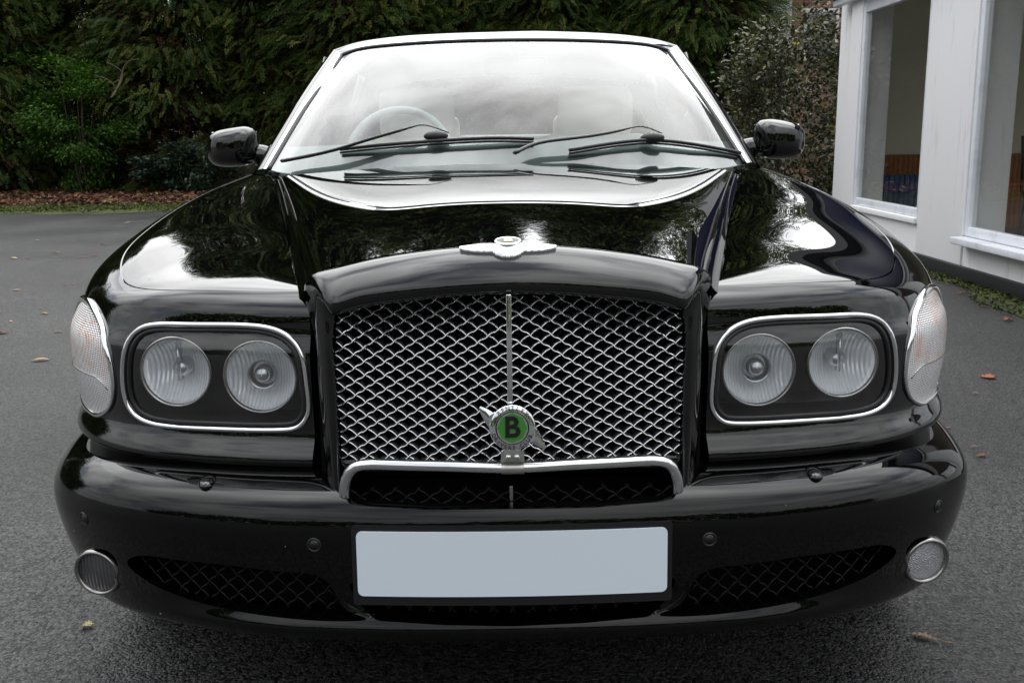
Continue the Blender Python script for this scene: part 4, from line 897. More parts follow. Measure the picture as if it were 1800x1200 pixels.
BUM = BUM.clip(np.where((np.abs(BUM.v[:, 0]) > .78) & (BUM.v[:, 1] > .44), np.hypot(BUM.v[:, 1] - .88, BUM.v[:, 2] - .335) - .385, 1.0)); bm_ = MB(); bm_.add(BUM.v, BUM.f); nn = list(BUM.n); bumper = mk('front_bumper', bm_.v, bm_.f, PAINT_CHIP, car, True, nn)
[rm.build('intake_edge', PAINT, bumper, False) for rm in rims]
def bum_y(x): return float(np.interp(abs(x), B_[:, 0], B_[:, 1]))
# black lining and black woven meshes behind the openings
lb = MB()
for s in (1, -1):
    xs = np.linspace(0, .86, 30); top = [(s * x, bum_y(x) + .13, .50) for x in xs]; bot = [(s * x, bum_y(x) + .13, .24) for x in xs]; m = len(xs)
    lb.add(top + bot, [(i, i + 1, m + i + 1, m + i) for i in range(m - 1)])
lb.box((-.31, .02, .425), (.31, .16, .43)); lb.build('intake_lining', BLACKHOLE, bumper, False)
lowp = np.array([(.26, .30), (.26, .345), (.30, .40), (.42, .41), (.60, .405), (.70, .385), (.70, .34), (.60, .305), (.45, .29)])
lm = MB(); mesh_strips(lm, lowp, .036, .034, .42, lambda x, z: bum_y(x) + .035, .0011, .006, False)
for q_ in (lm, lm.mirror()): q_.build('lower_intake_mesh', DARKMESH, bumper, False, [DARKMESH, DARKMESH])
cp = np.array([(-.02, .29), (-.02, .37), (.235, .37), (.245, .29)]); lm = MB(); mesh_strips(lm, cp, .036, .034, .42, lambda x, z: bum_y(x) + .035, .0011, .006); lm.build('centre_intake_mesh', DARKMESH, bumper, False, [DARKMESH, DARKMESH])
cp = np.array([(-.02, .44), (-.02, .535), (.283, .535), (.283, .44)]); lm = MB(); mesh_strips(lm, cp, .040, .028, .53, lambda x, z: .055 + .1 * abs(x) ** 2, .0012, .008); lm.build('upper_intake_mesh', DARKMESH, bumper, False, [DARKMESH, DARKMESH])
vb = MB(); vb.box((-.003, .030, .47), (.003, .045, .545), .001); vb.build('intake_divider', GREY_TRIM, bumper)
crs = MB(); xs = np.linspace(-.29, .29, 25); pr = [(.115, .600), (.075, .595), (.062, .575), (.066, .548), (.10, .542)]
V5 = [(x, y + .09 * x * x, z) for x in xs for y, z in pr]; crs.add(V5, [(i * 5 + j, i * 5 + j + 1, i * 5 + j + 6, i * 5 + j + 5) for i in range(24) for j in range(4)]); crs.build('crossmember', PAINT, car)
# fins between the intakes
for s in (1, -1):
    fb = MB(); A = [PL(585, 1018, .02), PL(600, 1050, .015), PL(622, 1072, .008), PL(652, 1086, .003)]; A = spl(A, 6)
    Bq = A + np.array((.018, .03, .0)); Cq = A + np.array((.004, .075, 0)); Dq = A + np.array((-.012, .03, 0)); m = len(A)
    fb.add(list(A) + list(Bq) + list(Cq) + list(Dq), [(i + m * a, i + 1 + m * a, (i + 1 + m * (a + 1)) % (4 * m), (i + m * (a + 1)) % (4 * m)) for a in range(4) for i in range(m - 1)])
    (fb if s == 1 else fb.mirror()).build('intake_fin', PAINT, bumper)
# parking sensors, fog lamps, washer pods
def disc_frame(p, n): return Vector(p), Vector(n)
for s in (1, -1):
    mir = (lambda q: q) if s == 1 else (lambda q: q.mirror())
    for px, py in ((148, 910), (552, 957)):
        p, n_ = hit(BFULL, *conv(px, py)); b_ = MB(); b_.lathe([(.0125, -.002), (.0125, .0014), (.0105, .0018), (.0095, .0002), (.0085, .0002), (.0082, .0012), (.0, .0014)], p, n_, 28); mir(b_).build('parking_sensor', SATIN, bumper)
    p, n_ = hit(BFULL, *conv(173, 998)); n_ = np.array((n_[0] * .25, n_[1], n_[2] * .2)); n_ /= np.linalg.norm(n_)
    e = empty('fog_lamp'); e.parent = car; e.location = -CARM; p = p + np.array((-.006, -.013, 0))
    b_ = MB(); b_.lathe([(.050, -.075), (.0475, .0), (.0465, .004), (.0445, .008), (.041, .009), (.0385, .004), (.038, -.02)], p, n_, 48); mir(b_).build('fog_lamp_ring', GREY_TRIM, e)
    b_ = MB(); b_.lathe([(.0395, .0), (.03, .003), (.0, .005)], p, n_, 40)
    lo = mir(b_).build('fog_lens', FROST if s == 1 else FOGDARK, e)
    if s == 1: lo['label'] = 'misted pebbled fog lamp lens'
    else: lo['label'] = 'dark clear fog lamp lens'
    p, n_ = hit(BFULL, *conv(366, 843)); b_ = MB(); q = Matrix.Rotation(R(0), 3, 'Z'); b_.sphere(p + np.array((0, .008, -.005)), (.018, .032, .012), 14); mir(b_).build('washer_pod', PAINT, bumper)
# number plate
npl = empty('number_plate'); npl.parent = car; npl.location = -CARM
def plate(hw, z0, z1, rad, dy, thick, m, name, edge=True):
    loop = []
    for cx_, cz_, a0 in ((hw - rad, z1 - rad, 0), (-hw + rad, z1 - rad, 90), (-hw + rad, z0 + rad, 180), (hw - rad, z0 + rad, 270)):
        loop += [(cx_ + rad * math.cos(R(a0 + t)), cz_ + rad * math.sin(R(a0 + t))) for t in np.linspace(0, 90, 8)]
    g = MB(); cr_ = rad * (1 - np.cos(np.linspace(0, math.pi / 2, 7))); xs = np.concatenate((-hw + cr_, np.linspace(-hw + rad, hw - rad, 29)[1:-1], (hw - cr_)[::-1])); fr_ = []
    def yy(x, z): return -.0125 + .15 * x * x + (z - z0) * .05 + dy
    def ext(x):
        d = max(0, abs(x) - (hw - rad)); h = rad - math.sqrt(max(0, rad * rad - d * d)); return z0 + h, z1 - h
    V = []
    for x in xs:
        a, b = ext(x)
        for z in (a, b): V += [(x, yy(x, z), z), (x, yy(x, z) + thick, z)]
    F = []
    for i in range(40):
        o = i * 4; F += [(o, o + 4, o + 6, o + 2), (o + 1, o + 3, o + 7, o + 5), (o, o + 1, o + 5, o + 4), (o + 2, o + 6, o + 7, o + 3)]
    F += [(0, 2, 3, 1), (160, 161, 163, 162)]
    g.add(V, F); return flatshade(g.build(name, m, npl))
plate(.2595, .369, .4815, .010, -.0065, .002, PLATE, 'plate_face'); plate(.268, .352, .4905, .006, -.004, .012, SATIN, 'plate_carrier')
# chrome guard bar
bp = [PL(607, 900, .048), PL(606, 868, .040), PL(609, 842, .032), PL(621, 823, .024), PL(645, 816, .018), PL(700, 816.5, .012), PL(800, 819, .004), PL(895, 821.5, .001)]
bp = np.array(bp); bp[-1, 0] = 0; full = np.concatenate((bp, bp[-2::-1] * (-1, 1, 1))); g = MB(); g.tube(spl(full, 8), .0100, 18); g.build('chrome_guard_bar', CHROME, car)

# ---- club badge on the bar
def glyphs(txt, size, place, m, parent, name, extrude=.0004, bold=.012):
    b = MB()
    for i, ch in enumerate(txt):
        if ch == ' ': continue
        cu = bpy.data.curves.new('glyph', 'FONT'); cu.body = ch; cu.size = size; cu.align_x = 'CENTER'; cu.align_y = 'CENTER'; cu.extrude = extrude; cu.offset = size * bold
        o = bpy.data.objects.new('glyph', cu); COL.objects.link(o); bpy.context.view_layer.update()
        me = bpy.data.meshes.new_from_object(o.evaluated_get(bpy.context.evaluated_depsgraph_get()))
        T = place(i); b.add([(T @ q.co)[:] for q in me.vertices], [tuple(p.vertices) for p in me.polygons])
        bpy.data.objects.remove(o); bpy.data.curves.remove(cu); bpy.data.meshes.remove(me)
    return b.build(name, m, parent, False)
bc = P(901, 751, -.018); bc[0] = .003
badge = empty('club_badge'); badge.parent = car; badge.location = -CARM
def FR(x, z, y=0.0): return (bc[0] + x, bc[1] + y + z * .12, bc[2] + z)    # face plane of the badge, leaning back a little
def fan(poly, y0, y1, m, name, parent, bevel=.0):
    g = MB(); n_ = len(poly); V = [FR(x, z, y0) for x, z in poly] + [FR(x, z, y1) for x, z in poly]
    g.add(V, [tuple(range(n_))[::-1], tuple(range(n_, 2 * n_))] + [(i, (i + 1) % n_, n_ + (i + 1) % n_, n_ + i) for i in range(n_)]); return flatshade(g.build(name, m, parent))
k = 1.66 / F_PX
circ = lambda r, n=64: [(r * math.cos(2 * math.pi * i / n), r * math.sin(2 * math.pi * i / n)) for i in range(n)]
rr0 = 39.5 * k; g = MB()
ax = Vector((0, -1, .12)).normalized()
g.lathe([(rr0 * .98, -.004), (rr0, .0), (rr0 * .985, .002), (rr0 * .94, .0032), (rr0 * .70, .0030), (0, .0026)], bc, ax, 72)
for s in (1, -1):                         # the two ears of the spinner
    ear = [(-22, 29), (-32, 26), (-44, 33), (-53, 37), (-56.5, 34.5), (-54, 26), (-46, 10), (-39.5, 0), (-30, -2)]
    ev = [(x * k * s, z * k * s) for x, z in ear]; n_ = len(ev); V = [FR(x, z, -.001) for x, z in ev] + [FR(x, z, .005) for x, z in ev]; cxx = FR(-40 * k * s, 21 * k * s, -.0042); V.append(cxx)
    g.add(V, [(i, (i + 1) % n_, 2 * n_) for i in range(n_)] + [tuple(range(n_, 2 * n_))] + [(i, (i + 1) % n_, n_ + (i + 1) % n_, n_ + i) for i in range(n_)])
disc = flatshade(g.build('badge_disc', CHROME, badge), 50)
oc = [(25.5 * k * math.cos(R(22.5 * 0 + 45 * i + 90)), 25.5 * k * math.sin(R(45 * i + 90))) for i in range(8)]
fan(oc, -.0031, .001, GREEN, 'green_field', disc)
g = MB(); g.tube([FR(x, z, -.0028) for x, z in circ(27.6 * k)], .0013, 8, True); g.build('ring_line', INK, disc)
RX = Matrix.Rotation(R(90) - math.atan(.12), 4, 'X')
def T_at(x, z, ang, y): return Matrix.Translation(FR(x, z, y)) @ RX @ Matrix.Rotation(ang, 4, 'Z')
glyphs('B', .047, lambda i: T_at(-.0003, 0, 0, -.0036), INK, disc, 'emblem_letter', .0007, .026)
def arc(txt, rad, a0, a1, inside):
    n_ = len(txt)
    def place(i):
        a = R(a0 + (a1 - a0) * i / (n_ - 1)); return T_at(rad * math.cos(a), rad * math.sin(a), a + (math.pi / 2 if inside else -math.pi / 2), -.0037)
    return place
glyphs('BENTLEY', .0098, arc('BENTLEY', 33.6 * k, 132, 44, False), INK, disc, 'ring_lettering')
glyphs('DRIVERS CLUB', .0092, arc('DRIVERS CLUB', 33.8 * k, 202, 334, True), INK, disc, 'ring_lettering')
by = bc[1]
g = MB(); z1, z0 = bc[2] - 36 * k, bc[2] - 60 * k; g.box((bc[0] - 14 * k, by - .002, z0), (bc[0] + 14 * k, by + .003, z1), .0008); flatshade(g.build('badge_tab', BRUSHED, badge))
barz, bary = bp[-1][2], bp[-1][1]; hw = 20 * k; cv = []
for a in np.linspace(-70, 250, 30): cv.append((bary - .0112 * math.cos(R(a - 0)) if False else bary + .0112 * math.cos(R(a + 90 + 0)), barz + .0112 * math.sin(R(a + 90))))
prof = [(by + .004, bc[2] - 44 * k), (by + .0035, barz + .016)] + [(bary - .0112 * math.cos(t), barz + .0112 * math.sin(t)) for t in np.linspace(R(70), R(-90), 16)]
g = MB(); m = len(prof); V = [(bc[0] - hw, y, z) for y, z in prof] + [(bc[0] + hw, y, z) for y, z in prof] + [(bc[0] - hw, y + .0016, z) for y, z in prof] + [(bc[0] + hw, y + .0016, z) for y, z in prof]
g.add(V, [(i, i + 1, m + i + 1, m + i) for i in range(m - 1)] + [(2 * m + i, 3 * m + i, 3 * m + i + 1, 2 * m + i + 1) for i in range(m - 1)] + [(i, 2 * m + i, 2 * m + i + 1, i + 1) for i in range(m - 1)] + [(m + i, m + i + 1, 3 * m + i + 1, 3 * m + i) for i in range(m - 1)])
flatshade(g.build('badge_clamp', BRUSHED, badge))
for sx in (-7.3, 7.3):
    g = MB(); c_ = (bc[0] + sx * k, by - .002, bc[2] - 52 * k); g.lathe([(.0045, 0), (.0043, .0016), (.003, .0028), (0, .0032)], c_, (0, -1, 0), 24); g.build('screw', CHROME, badge)

# ---- winged emblem on the grille lip
def shell_pt(x, t, lift=0):              # t: 0 at the bonnet edge .. 1 down the lip
    j = int(np.clip(np.argmin(np.abs(GS[4, :, 0] - x)), 0, GS.shape[1] - 1)); j = int(np.argmin(np.abs(GS[20, GS.shape[1] // 3:2 * GS.shape[1] // 3, 0] - x))) + GS.shape[1] // 3
    ii = (t * .62 - .01) * 34.0 + 6; i = int(ii); fz = ii - i; nS = SHELL.n.reshape(GS.shape); p = GS[i, j] * (1 - fz) + GS[i + 1, j] * fz; n_ = nS[i, j] * (1 - fz) + nS[i + 1, j] * fz
    p = p.copy(); p[0] = x; return p + n_ * lift
emb = empty('winged_emblem'); emb.parent = car; emb.location = -CARM
up_e = [(0, .16), (.012, .17), (.022, .25), (.035, .22), (.055, .26), (.072, .33), (.078, .37)]
lo_e = [(.077, .44), (.066, .50), (.050, .545), (.034, .565), (.026, .565), (.018, .66), (.009, .71), (0, .72)]
def serr(pts, n):
    q = np.array(pts); s_ = np.linspace(0, 1, n); d = np.concatenate(([0], np.cumsum(np.linalg.norm(np.diff(q * (10, 1), axis=0), axis=1)))); d /= d[-1]
    o = np.stack((np.interp(s_, d, q[:, 0]), np.interp(s_, d, q[:, 1])), 1); o[1::2, 1] += .05; return o
half = list(map(tuple, spl(np.array(up_e), 5))) + list(map(tuple, serr(lo_e, 41)))[0:]
poly = half + [(-x, t) for x, t in half[::-1][1:-1]]
xs = sorted(set([round(x, 4) for x, _ in half])); n_ = len(poly); g = MB()
# strip triangulated column by column between upper and lower edge
ue, le = spl(np.array(up_e), 5), serr(lo_e, 61)[::-1]
cols = np.linspace(-.0775, .0775, 125); top = []; bot = []
for x in cols:
    a = np.interp(abs(x), ue[:, 0], ue[:, 1]); b = np.interp(abs(x), le[:, 0], le[:, 1]); top.append(a); bot.append(max(b, a + .01))
V = []; W = 6
for x, a, b in zip(cols, top, bot):
    for w_ in range(W):
        t = a + (b - a) * w_ / (W - 1); V.append(shell_pt(x, t, .0058 + .0016 * math.sin(math.pi * w_ / (W - 1))))
    V.append(shell_pt(x, b, -.001))
W1 = W + 1; g.add(V, [(i * W1 + j, (i + 1) * W1 + j, (i + 1) * W1 + j + 1, i * W1 + j + 1) for i in range(124) for j in range(W)]); g.build('emblem_wings', CHROME, emb)
o0 = shell_pt(0, .20, .005); o1 = shell_pt(0, .34, .0); o2 = shell_pt(0, .40, 0); nrm_e = Vector(shell_pt(0, .24, .01) - shell_pt(0, .24, 0)).normalized()
g = MB(); g.lathe([(.0225, -.002), (.0225, .003), (.021, .0045), (.019, .0045), (.0185, .0036)], o0, nrm_e, 48); medal = g.build('emblem_medallion', CHROME, emb)
g = MB(); g.lathe([(.0187, .0036), (0, .0040)], o0, nrm_e, 40); g.build('medallion_field', mat('medallion_enamel', (.10, .095, .08), .5), medal)
qe = Vector((0, 0, 1)).rotation_difference(nrm_e).to_matrix().to_4x4()
glyphs('B', .028, lambda i: Matrix.Translation(Vector(o0) + nrm_e * .0046) @ qe, mat('cream_letter', (.75, .68, .55), .5), medal, 'medallion_letter', .0006, .02)
# ---- windscreen, pillars, roof
wb = [(0, 1.425, 1.012), (.25, 1.445, 1.012), (.50, 1.50, 1.010), (.68, 1.60, 1.012), (.765, 1.69, 1.022)]
wm = [(0, 1.83, 1.262), (.25, 1.845, 1.258), (.48, 1.88, 1.248), (.63, 1.93, 1.230), (.700, 1.985, 1.212)]
wt_ = [(0, 2.255, 1.462), (.23, 2.268, 1.460), (.42, 2.295, 1.453), (.55, 2.34, 1.443), (.622, 2.395, 1.428)]
GW = skin(mirror_cols([wb, wm, wt_]), 24, 14); WS = Surf(GW)
if WS.n[len(WS.n) // 2][1] > 0: WS = Surf(GW, True)
surf_obj('windscreen', [WS], SCREEN, car)
nw = WS.n.reshape(GW.shape); border = np.concatenate((GW[:, 0], GW[-1, 1:], GW[-2::-1, -1]))
bn = np.concatenate((nw[:, 0], nw[-1, 1:], nw[-2::-1, -1]))
# the corners at the top are rounded by the seal
m = MB(); m.tube(border + bn * .002, .0085, 8, False, .6, (0, 0, 1)); m.build('windscreen_seal', RUBBER, car)
# black printed band round the glass
bandw = []
def inset(i, j): return GW[i, j] - nw[i, j] * .004
nR, nCc = GW.shape[:2]; cells = []; m = MB(); idx = {}
def vid(i, j):
    if (i, j) not in idx: idx[(i, j)] = len(m.v); m.v.append(tuple(inset(i, j)))
    return idx[(i, j)]
for i in range(nR - 1):
    for j in range(nCc - 1):
        if j < 3 or j >= nCc - 4 or i >= nR - 2 or i < 9: m.f.append((vid(i, j), vid(i, j + 1), vid(i + 1, j + 1), vid(i + 1, j))); m.m.append(0)
m.build('windscreen_black_border', SATIN, car)
ed = [(.765, 1.69, 1.022), (.700, 1.985, 1.212), (.655, 2.20, 1.335), (.622, 2.395, 1.428)]
pil = [[(x - .004, y, z) for x, y, z in ed],
       [(.783, 1.695, 1.025), (.718, 1.99, 1.222), (.674, 2.205, 1.348), (.645, 2.40, 1.443)],
       [(.812, 1.715, 1.018), (.744, 2.03, 1.226), (.700, 2.26, 1.358), (.672, 2.46, 1.452)],
       [(.835, 1.75, 1.005), (.768, 2.085, 1.215), (.724, 2.33, 1.345), (.697, 2.53, 1.437)],
       [(.845, 1.81, .995), (.778, 2.15, 1.195), (.733, 2.40, 1.322), (.706, 2.60, 1.412)]]
GP = skin(np.array(pil), 8, 12); PI_ = Surf(GP)
if PI_.n[len(PI_.n) // 2][0] < 0: PI_ = Surf(GP, True)
q_ = Surf(GP[:9], False); q_ = q_ if q_.n[len(q_.n) // 2][0] > 0 or q_.n[len(q_.n) // 2][2] > 0 else Surf(GP[:9], True)
for S in (q_, q_.mirrored()): surf_obj('pillar_reflection_strip', [S], CHROME, car)  # bright sky reflection on the black pillars, built in as a chrome strip
q_ = Surf(GP[8:]); q_ = q_ if q_.n[len(q_.n) // 2][0] > 0 else Surf(GP[8:], True)
for S in (q_, q_.mirrored()): surf_obj('windscreen_pillar', [S], PAINT, car)
# roof with its front edge rolling into the windscreen, sides into the rails
def rrow(dy, dz, rear=False): return [(x * k_, y + dy, z + dz) for (x, y, z), k_ in zip(wt_, (1, 1, 1, 1, 1))]
roof = [[(x, y - .004, z - .002) for x, y, z in wt_], [(0, 2.285, 1.486), (.23, 2.298, 1.484), (.43, 2.325, 1.476), (.565, 2.365, 1.464), (.645, 2.405, 1.443)],
        [(0, 2.36, 1.507), (.23, 2.37, 1.504), (.44, 2.395, 1.494), (.58, 2.43, 1.476), (.672, 2.46, 1.452)],
        [(0, 2.50, 1.524), (.23, 2.51, 1.520), (.45, 2.53, 1.507), (.60, 2.54, 1.484), (.70, 2.55, 1.444)],
        [(0, 2.9, 1.533), (.24, 2.9, 1.528), (.46, 2.9, 1.512), (.61, 2.9, 1.485), (.705, 2.9, 1.435)],
        [(0, 3.5, 1.515), (.24, 3.5, 1.510), (.45, 3.5, 1.494), (.60, 3.5, 1.467), (.69, 3.5, 1.415)],
        [(0, 4.0, 1.46), (.24, 4.0, 1.455), (.44, 4.0, 1.44), (.58, 3.98, 1.415), (.66, 3.95, 1.375)]]
GR = skin(mirror_cols(roof), 8, 10); RF = Surf(GR)
if RF.n[len(RF.n) // 2][2] < 0: RF = Surf(GR, True)
q_ = Surf(GR[:9]); q_ = q_ if q_.n[len(q_.n) // 2][2] > 0 else Surf(GR[:9], True); surf_obj('roof_edge_reflection_strip', [q_], CHROME, car)  # chrome strip standing in for the white reflection along the roof edge
q_ = Surf(GR[8:]); q_ = q_ if q_.n[len(q_.n) // 2][2] > 0 else Surf(GR[8:], True); surf_obj('roof', [q_], PAINT, car)
surf_obj('headlining', [RF.offset(-.03)], HEADLINER, car)
# rear screen, boot, sides, doors
rs = [[(0, 4.0, 1.455), (.3, 4.0, 1.448), (.60, 3.96, 1.40)], [(0, 4.55, 1.08), (.35, 4.53, 1.075), (.70, 4.45, 1.05)]]
GRs = skin(mirror_cols(rs), 8, 8); surf_obj('rear_screen', [Surf(GRs)], SIDEGLASS, car)
boot = [[(0, 4.53, 1.075), (.4, 4.51, 1.07), (.78, 4.43, 1.03)], [(0, 4.9, 1.05), (.4, 4.9, 1.045), (.80, 4.85, 1.0)], [(0, 5.25, .98), (.4, 5.22, .97), (.76, 5.12, .93)], [(0, 5.32, .80), (.4, 5.29, .80), (.80, 5.15, .78)], [(0, 5.33, .3), (.4, 5.30, .3), (.82, 5.15, .3)]]
GBt = skin(mirror_cols(boot), 8, 8); BT = Surf(GBt)
surf_obj('boot_lid', [BT if BT.n[len(BT.n) // 4][2] > 0 else Surf(GBt, True)], PAINT, car)
def side_panel(name, Y0, Y1, arch_c=None):
    rws = []
    for t in np.linspace(0, 1, 6):
        Y = Y0 + (Y1 - Y0) * t; s_ = max(0, Y - 3.4) / 1.8; w_ = -.10 * s_ ** 2; zb = np.interp(Y, [1.5, 2, 3.5, 4.5, 5.2], [.985, .975, .985, 1.0, .95])
        rws.append([(.80 + w_, Y, zb + .02), (.865 + w_, Y, zb - .005), (.915 + w_, Y, zb - .06), (.950 + w_, Y, .84), (.960 + w_, Y, .70), (.955 + w_, Y, .50), (.925 + w_, Y, .30), (.88 + w_, Y, .22)])
    g_ = skin(np.array(rws), 10, 8); S = Surf(g_)
    if S.n[len(S.n) // 2][0] < 0: S = Surf(g_, True)
    if arch_c: S = S.clip(np.hypot(S.v[:, 1] - arch_c, S.v[:, 2] - .335) - .385)
    return S
for (nm, a, b, ar) in (('front_door', 1.535, 2.62, None), ('rear_door', 2.63, 3.60, None), ('rear_wing', 3.61, 5.16, 3.99)):
    S = side_panel(nm, a, b, ar)
    for s in (1, -1):
        o = surf_obj(nm, [S if s == 1 else S.mirrored()], PAINT, car)
        if ar is None:
            h = MB(); h.box((.955, b - .25, .80), (.985, b - .06, .825), .008); (h if s == 1 else h.mirror()).build('door_handle', CHROME, o)
            lo = [(.835, max(a, 1.80), .985 + (.0)), (.845, b - .03, .99)]; yt = max(a, 1.80)
            q = [(.838, yt, .995), (.838, b - .03, 1.0), (.705, b - .03, 1.42), (.712, max(yt, 2.58), 1.41)] if a > 2 else [(.843, 1.83, .998), (.843, b - .03, .998), (.712, b - .03, 1.412), (.722, 2.47, 1.36)]
            w = MB(); w.add(q, [(0, 1, 2, 3)]); (w if s == 1 else w.mirror()).build('side_window', SIDEGLASS, o, False)
            pl = MB(); pl.tube([(.84, b - .01, .99), (.705, b - .01, 1.43)], .03, 8); (pl if s == 1 else pl.mirror()).build('door_pillar', PAINT, o)
for s in (1, -1):
    m = MB(); m.add([(.83, 3.6, 1.0), (.80, 4.5, 1.03), (.66, 3.97, 1.385), (.70, 3.58, 1.42)], [(0, 1, 2, 3)]); (m if s == 1 else m.mirror()).build('rear_pillar', PAINT, car, False)
    for yc in (.88, 3.99):
        w = MB(); w.lathe([(.20, .0), (.245, -.005), (.30, .02), (.335, .04), (.342, .08), (.342, .17), (.335, .21), (.30, .23)], (.72, yc, .342), (1, 0, 0), 48)
        wh = (w if s == 1 else w.mirror()).build('wheel', TYRE, car)
        w = MB(); w.lathe([(.0, .195), (.07, .20), (.16, .175), (.225, .205), (.247, .215), (.25, .18), (.24, .02)], (.72, yc, .342), (1, 0, 0), 48); (w if s == 1 else w.mirror()).build('rim', ALLOY, wh)
und = MB(); und.box((-.60, .55, .20), (.60, 5.1, .28)); und.box((-.62, .30, .45), (.62, 1.45, .80)); und.box((-.82, 1.46, .30), (.82, 1.60, .93)); und.box((-.84, 4.5, .3), (.84, 4.55, .95)); und.build('underbody', BLACKHOLE, car, False)
fl = MB(); fl.box((-.86, 1.6, .30), (.86, 4.5, .34)); fl.build('cabin_floor', DASH, car, False)
# scuttle between bonnet and screen
sc = [[(0, 1.447, 1.024), (.3, 1.44, 1.018), (.55, 1.41, 1.008), (.69, 1.40, .996), (.775, 1.45, 1.0), (.80, 1.50, .995)], [(0, 1.452, 1.0), (.3, 1.48, .999), (.55, 1.53, .998), (.70, 1.60, 1.0), (.775, 1.68, 1.008), (.815, 1.715, 1.008)]]
GSc = skin(np.array(sc), 4, 8)
for s in (1, -1): mk('scuttle_panel', GSc.reshape(-1, 3) * (s, 1, 1), gfaces(*GSc.shape[:2]), PAINT, car)
# fill behind the wing top, below the pillar
ft = [[(.770, 1.45, 1.012), (.84, 1.49, .985), (.892, 1.50, .955), (.925, 1.51, .90)], [(.80, 1.60, 1.014), (.845, 1.60, 1.0), (.89, 1.60, .96), (.93, 1.60, .90)], [(.812, 1.72, 1.016), (.84, 1.74, 1.006), (.885, 1.74, .965), (.93, 1.74, .90)]]
GF = skin(np.array(ft), 8, 8); S = Surf(GF)
if S.n[len(S.n) // 2][2] < 0: S = Surf(GF, True)
for Q in (S, S.mirrored()): surf_obj('wing_top', [Q], PAINT, car)

# ---- wipers (both point the same way, not mirrored)
def on_screen(px, py, lift): return hit(WS, *uv(px, py), lift=lift)[0]
for (arm, blade, clip_, lbl) in (
    ([(505, 296, .030), (548, 288, .03), (600, 278, .034), (652, 263, .036), (700, 249, .036), (735, 239, .036), (748, 237.5, .036), (770, 241, .032), (790, 246, .026)], [(600, 268, .012), (680, 262, .016), (790, 255, .018), (870, 251, .017), (938, 250, .012)], (768, 250), None),
    ([(905, 284, .030), (942, 268, .032), (1000, 261, .036), (1050, 254, .036), (1085, 247, .036), (1110, 241, .036), (1128, 240.5, .036), (1148, 244, .03), (1160, 247, .026)], [(1000, 270, .012), (1060, 262, .016), (1140, 255, .018), (1220, 262, .017), (1298, 274, .012)], (1144, 253), None)):
    w = empty('wiper'); w.parent = car; w.location = -CARM
    A = np.array([on_screen(*p) for p in arm]); A = spl(A, 6); rr = np.interp(np.linspace(0, 1, len(A)), [0, .12, .5, .62, 1], [.0105, .0105, .009, .0042, .0038])
    m = MB(); m.tube(A, rr, 8, False, .55); m.build('wiper_arm', SATIN, w)
    Bl = spl(np.array([on_screen(*p) for p in blade]), 8); m = MB(); m.tube(Bl, .0072, 8, False, .8); m.tube(Bl - np.array((0, -.004, .010)), .0035, 6)
    m.build('wiper_blade', SATIN, w)
    c = on_screen(*clip_, .022); m = MB(); m.sphere(c, (.038, .018, .0155), 14); m.build('blade_clip', RUBBER, w)
# ---- door mirrors
for s, cx_, cy_ in ((-1, 409, 257.5), (1, 1370, 244)):
    p = P(cx_, cy_, 2.02); e = empty('wing_mirror'); e.parent = car; e.location = -CARM
    n1, n2 = 40, 26; V = []
    hx, hz, hy = .094, .071, .085
    for i in range(n2 + 1):
        th = math.pi * i / n2
        for j in range(n1):
            ph = 2 * math.pi * j / n1
            def sg(v_, e_): return math.copysign(abs(v_) ** e_, v_)
            y_ = -math.cos(th); rr_ = sg(math.sin(th), .62)
            xx = sg(math.cos(ph), .58) * rr_ * hx; zz = sg(math.sin(ph), .62) * rr_ * hz
            # outer end rounder and lower, inner end taller with a sharp upper corner; front is domed, back flat
            o = xx / hx * s
            # o: 1 outermost .. -1 next to the car
            zz *= 1.0 - .10 * max(0, o) ** 2
            if zz > 0: zz *= 1.04 - .24 * (o + 1) / 2
            yy = (y_ * hy if y_ < 0 else y_ * .035) + .03 * max(0, o) ** 2
            V.append((p[0] + xx, p[1] + yy, p[2] + zz + .004 * o * -1))
    Fc = [(i * n1 + j, i * n1 + (j + 1) % n1, (i + 1) * n1 + (j + 1) % n1, (i + 1) * n1 + j) for i in range(n2) for j in range(n1)]
    mk('mirror_housing', V, Fc, PAINT, e)
    g = MB(); g.tube(spl(np.array([(p[0] - s * .075, p[1] + .02, p[2] - .030), (p[0] - s * .115, p[1] + .03, p[2] - .038), (s * .835, p[1] + .05, p[2] - .06), (s * .80, p[1] + .06, p[2] - .075)]), 6), [.050] * 6 + [.040] * 6 + [.044] * 7, 14, False, .75); g.build('mirror_foot', PAINT, e)
    g = MB(); g.box((p[0] - .08, p[1] + .036, p[2] - .055), (p[0] + .08, p[1] + .04, p[2] + .05), .002); g.build('mirror_glass', CHROME, e)
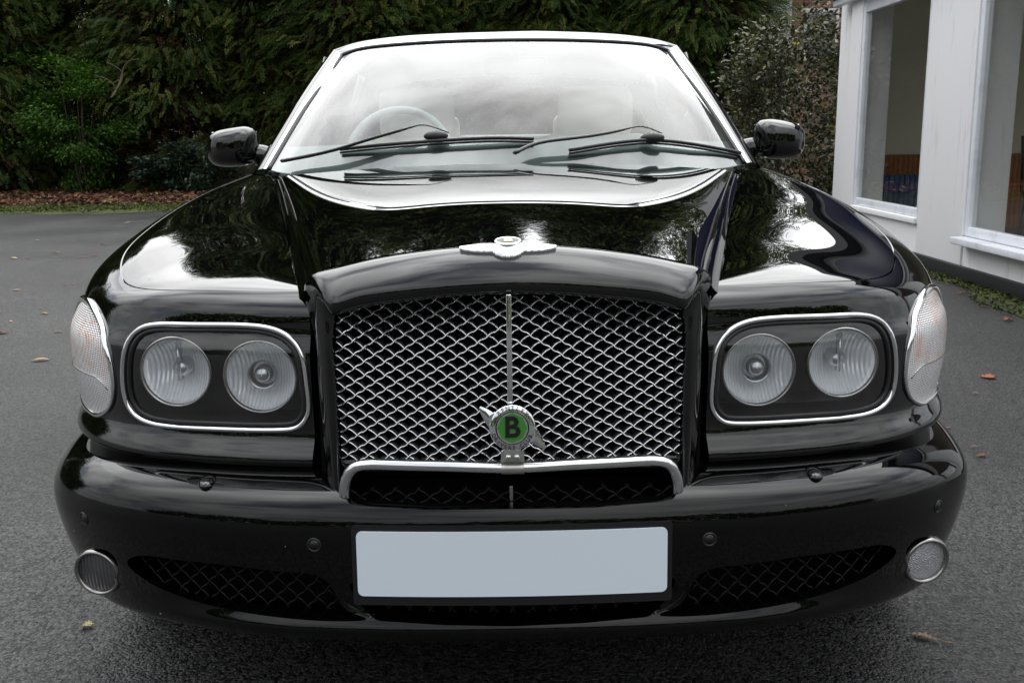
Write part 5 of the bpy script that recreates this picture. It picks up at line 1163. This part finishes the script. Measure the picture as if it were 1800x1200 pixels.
# ---- cabin
dsh = [[(0, 1.56, 1.0), (.4, 1.60, .995), (.76, 1.74, .98)], [(0, 1.80, 1.035), (.4, 1.84, 1.04), (.76, 1.90, 1.02)], [(0, 2.02, 1.03), (.4, 2.06, 1.045), (.76, 2.06, 1.01)], [(0, 2.08, .90), (.4, 2.10, .90), (.76, 2.10, .90)]]
GD = skin(mirror_cols(dsh), 8, 8); surf_obj('dashboard', [Surf(GD)], DASH, car)
def seat(x, y, name, w=.25, top=1.0, head=True):
    e = empty(name); e.parent = car; e.location = -CARM
    g = MB(); g.box((x - w, y - .45, .50), (x + w, y + .05, .66), .06); g.build('seat_cushion', LEATHER, e)
    g = MB(); g.box((x - w, y, .60), (x + w, y + .16, top + .12), .07); g.build('seat_back', LEATHER, e)
    if head: g = MB(); g.box((x - .155, y + .03, top + .10), (x + .155, y + .14, top + .315), .05); g.build('headrest', LEATHER, e)
seat(-.37, 2.60, 'front_seat'); seat(.37, 2.60, 'front_seat'); seat(0, 3.75, 'rear_seat', .66, 1.0, False)
g = MB(); [g.box((x - .13, 3.86, 1.08), (x + .13, 3.95, 1.22), .04) for x in (-.38, .38)]; g.build('rear_headrests', LEATHER, car)
c_ = np.array((-.385, 2.10, 1.045)); th = np.linspace(0, 2 * math.pi, 48, endpoint=False)
g = MB(); g.tube([c_ + np.array((.185 * math.cos(t), .185 * math.sin(t) * .38, .185 * math.sin(t) * .92)) for t in th], .014, 10, True); g.tube([c_ + np.array((-.18, 0, 0)), c_ + np.array((.18, 0, 0))], .02, 8); g.sphere(c_, (.06, .035, .05), 10); g.build('steering_wheel', mat('grey_leather', (.25, .25, .24), .5), car)
q = P(906, 118, 2.36); g = MB(); g.box((q[0] - .115, q[1], q[2] - .03), (q[0] + .115, q[1] + .03, q[2] + .035), .012); g.tube([(q[0], q[1], q[2] + .03), (q[0], q[1] - .01, q[2] + .09)], .012, 8); g.build('rear_view_mirror', mat('mirror_backing', (.05, .05, .05), .4), car)
link = _link
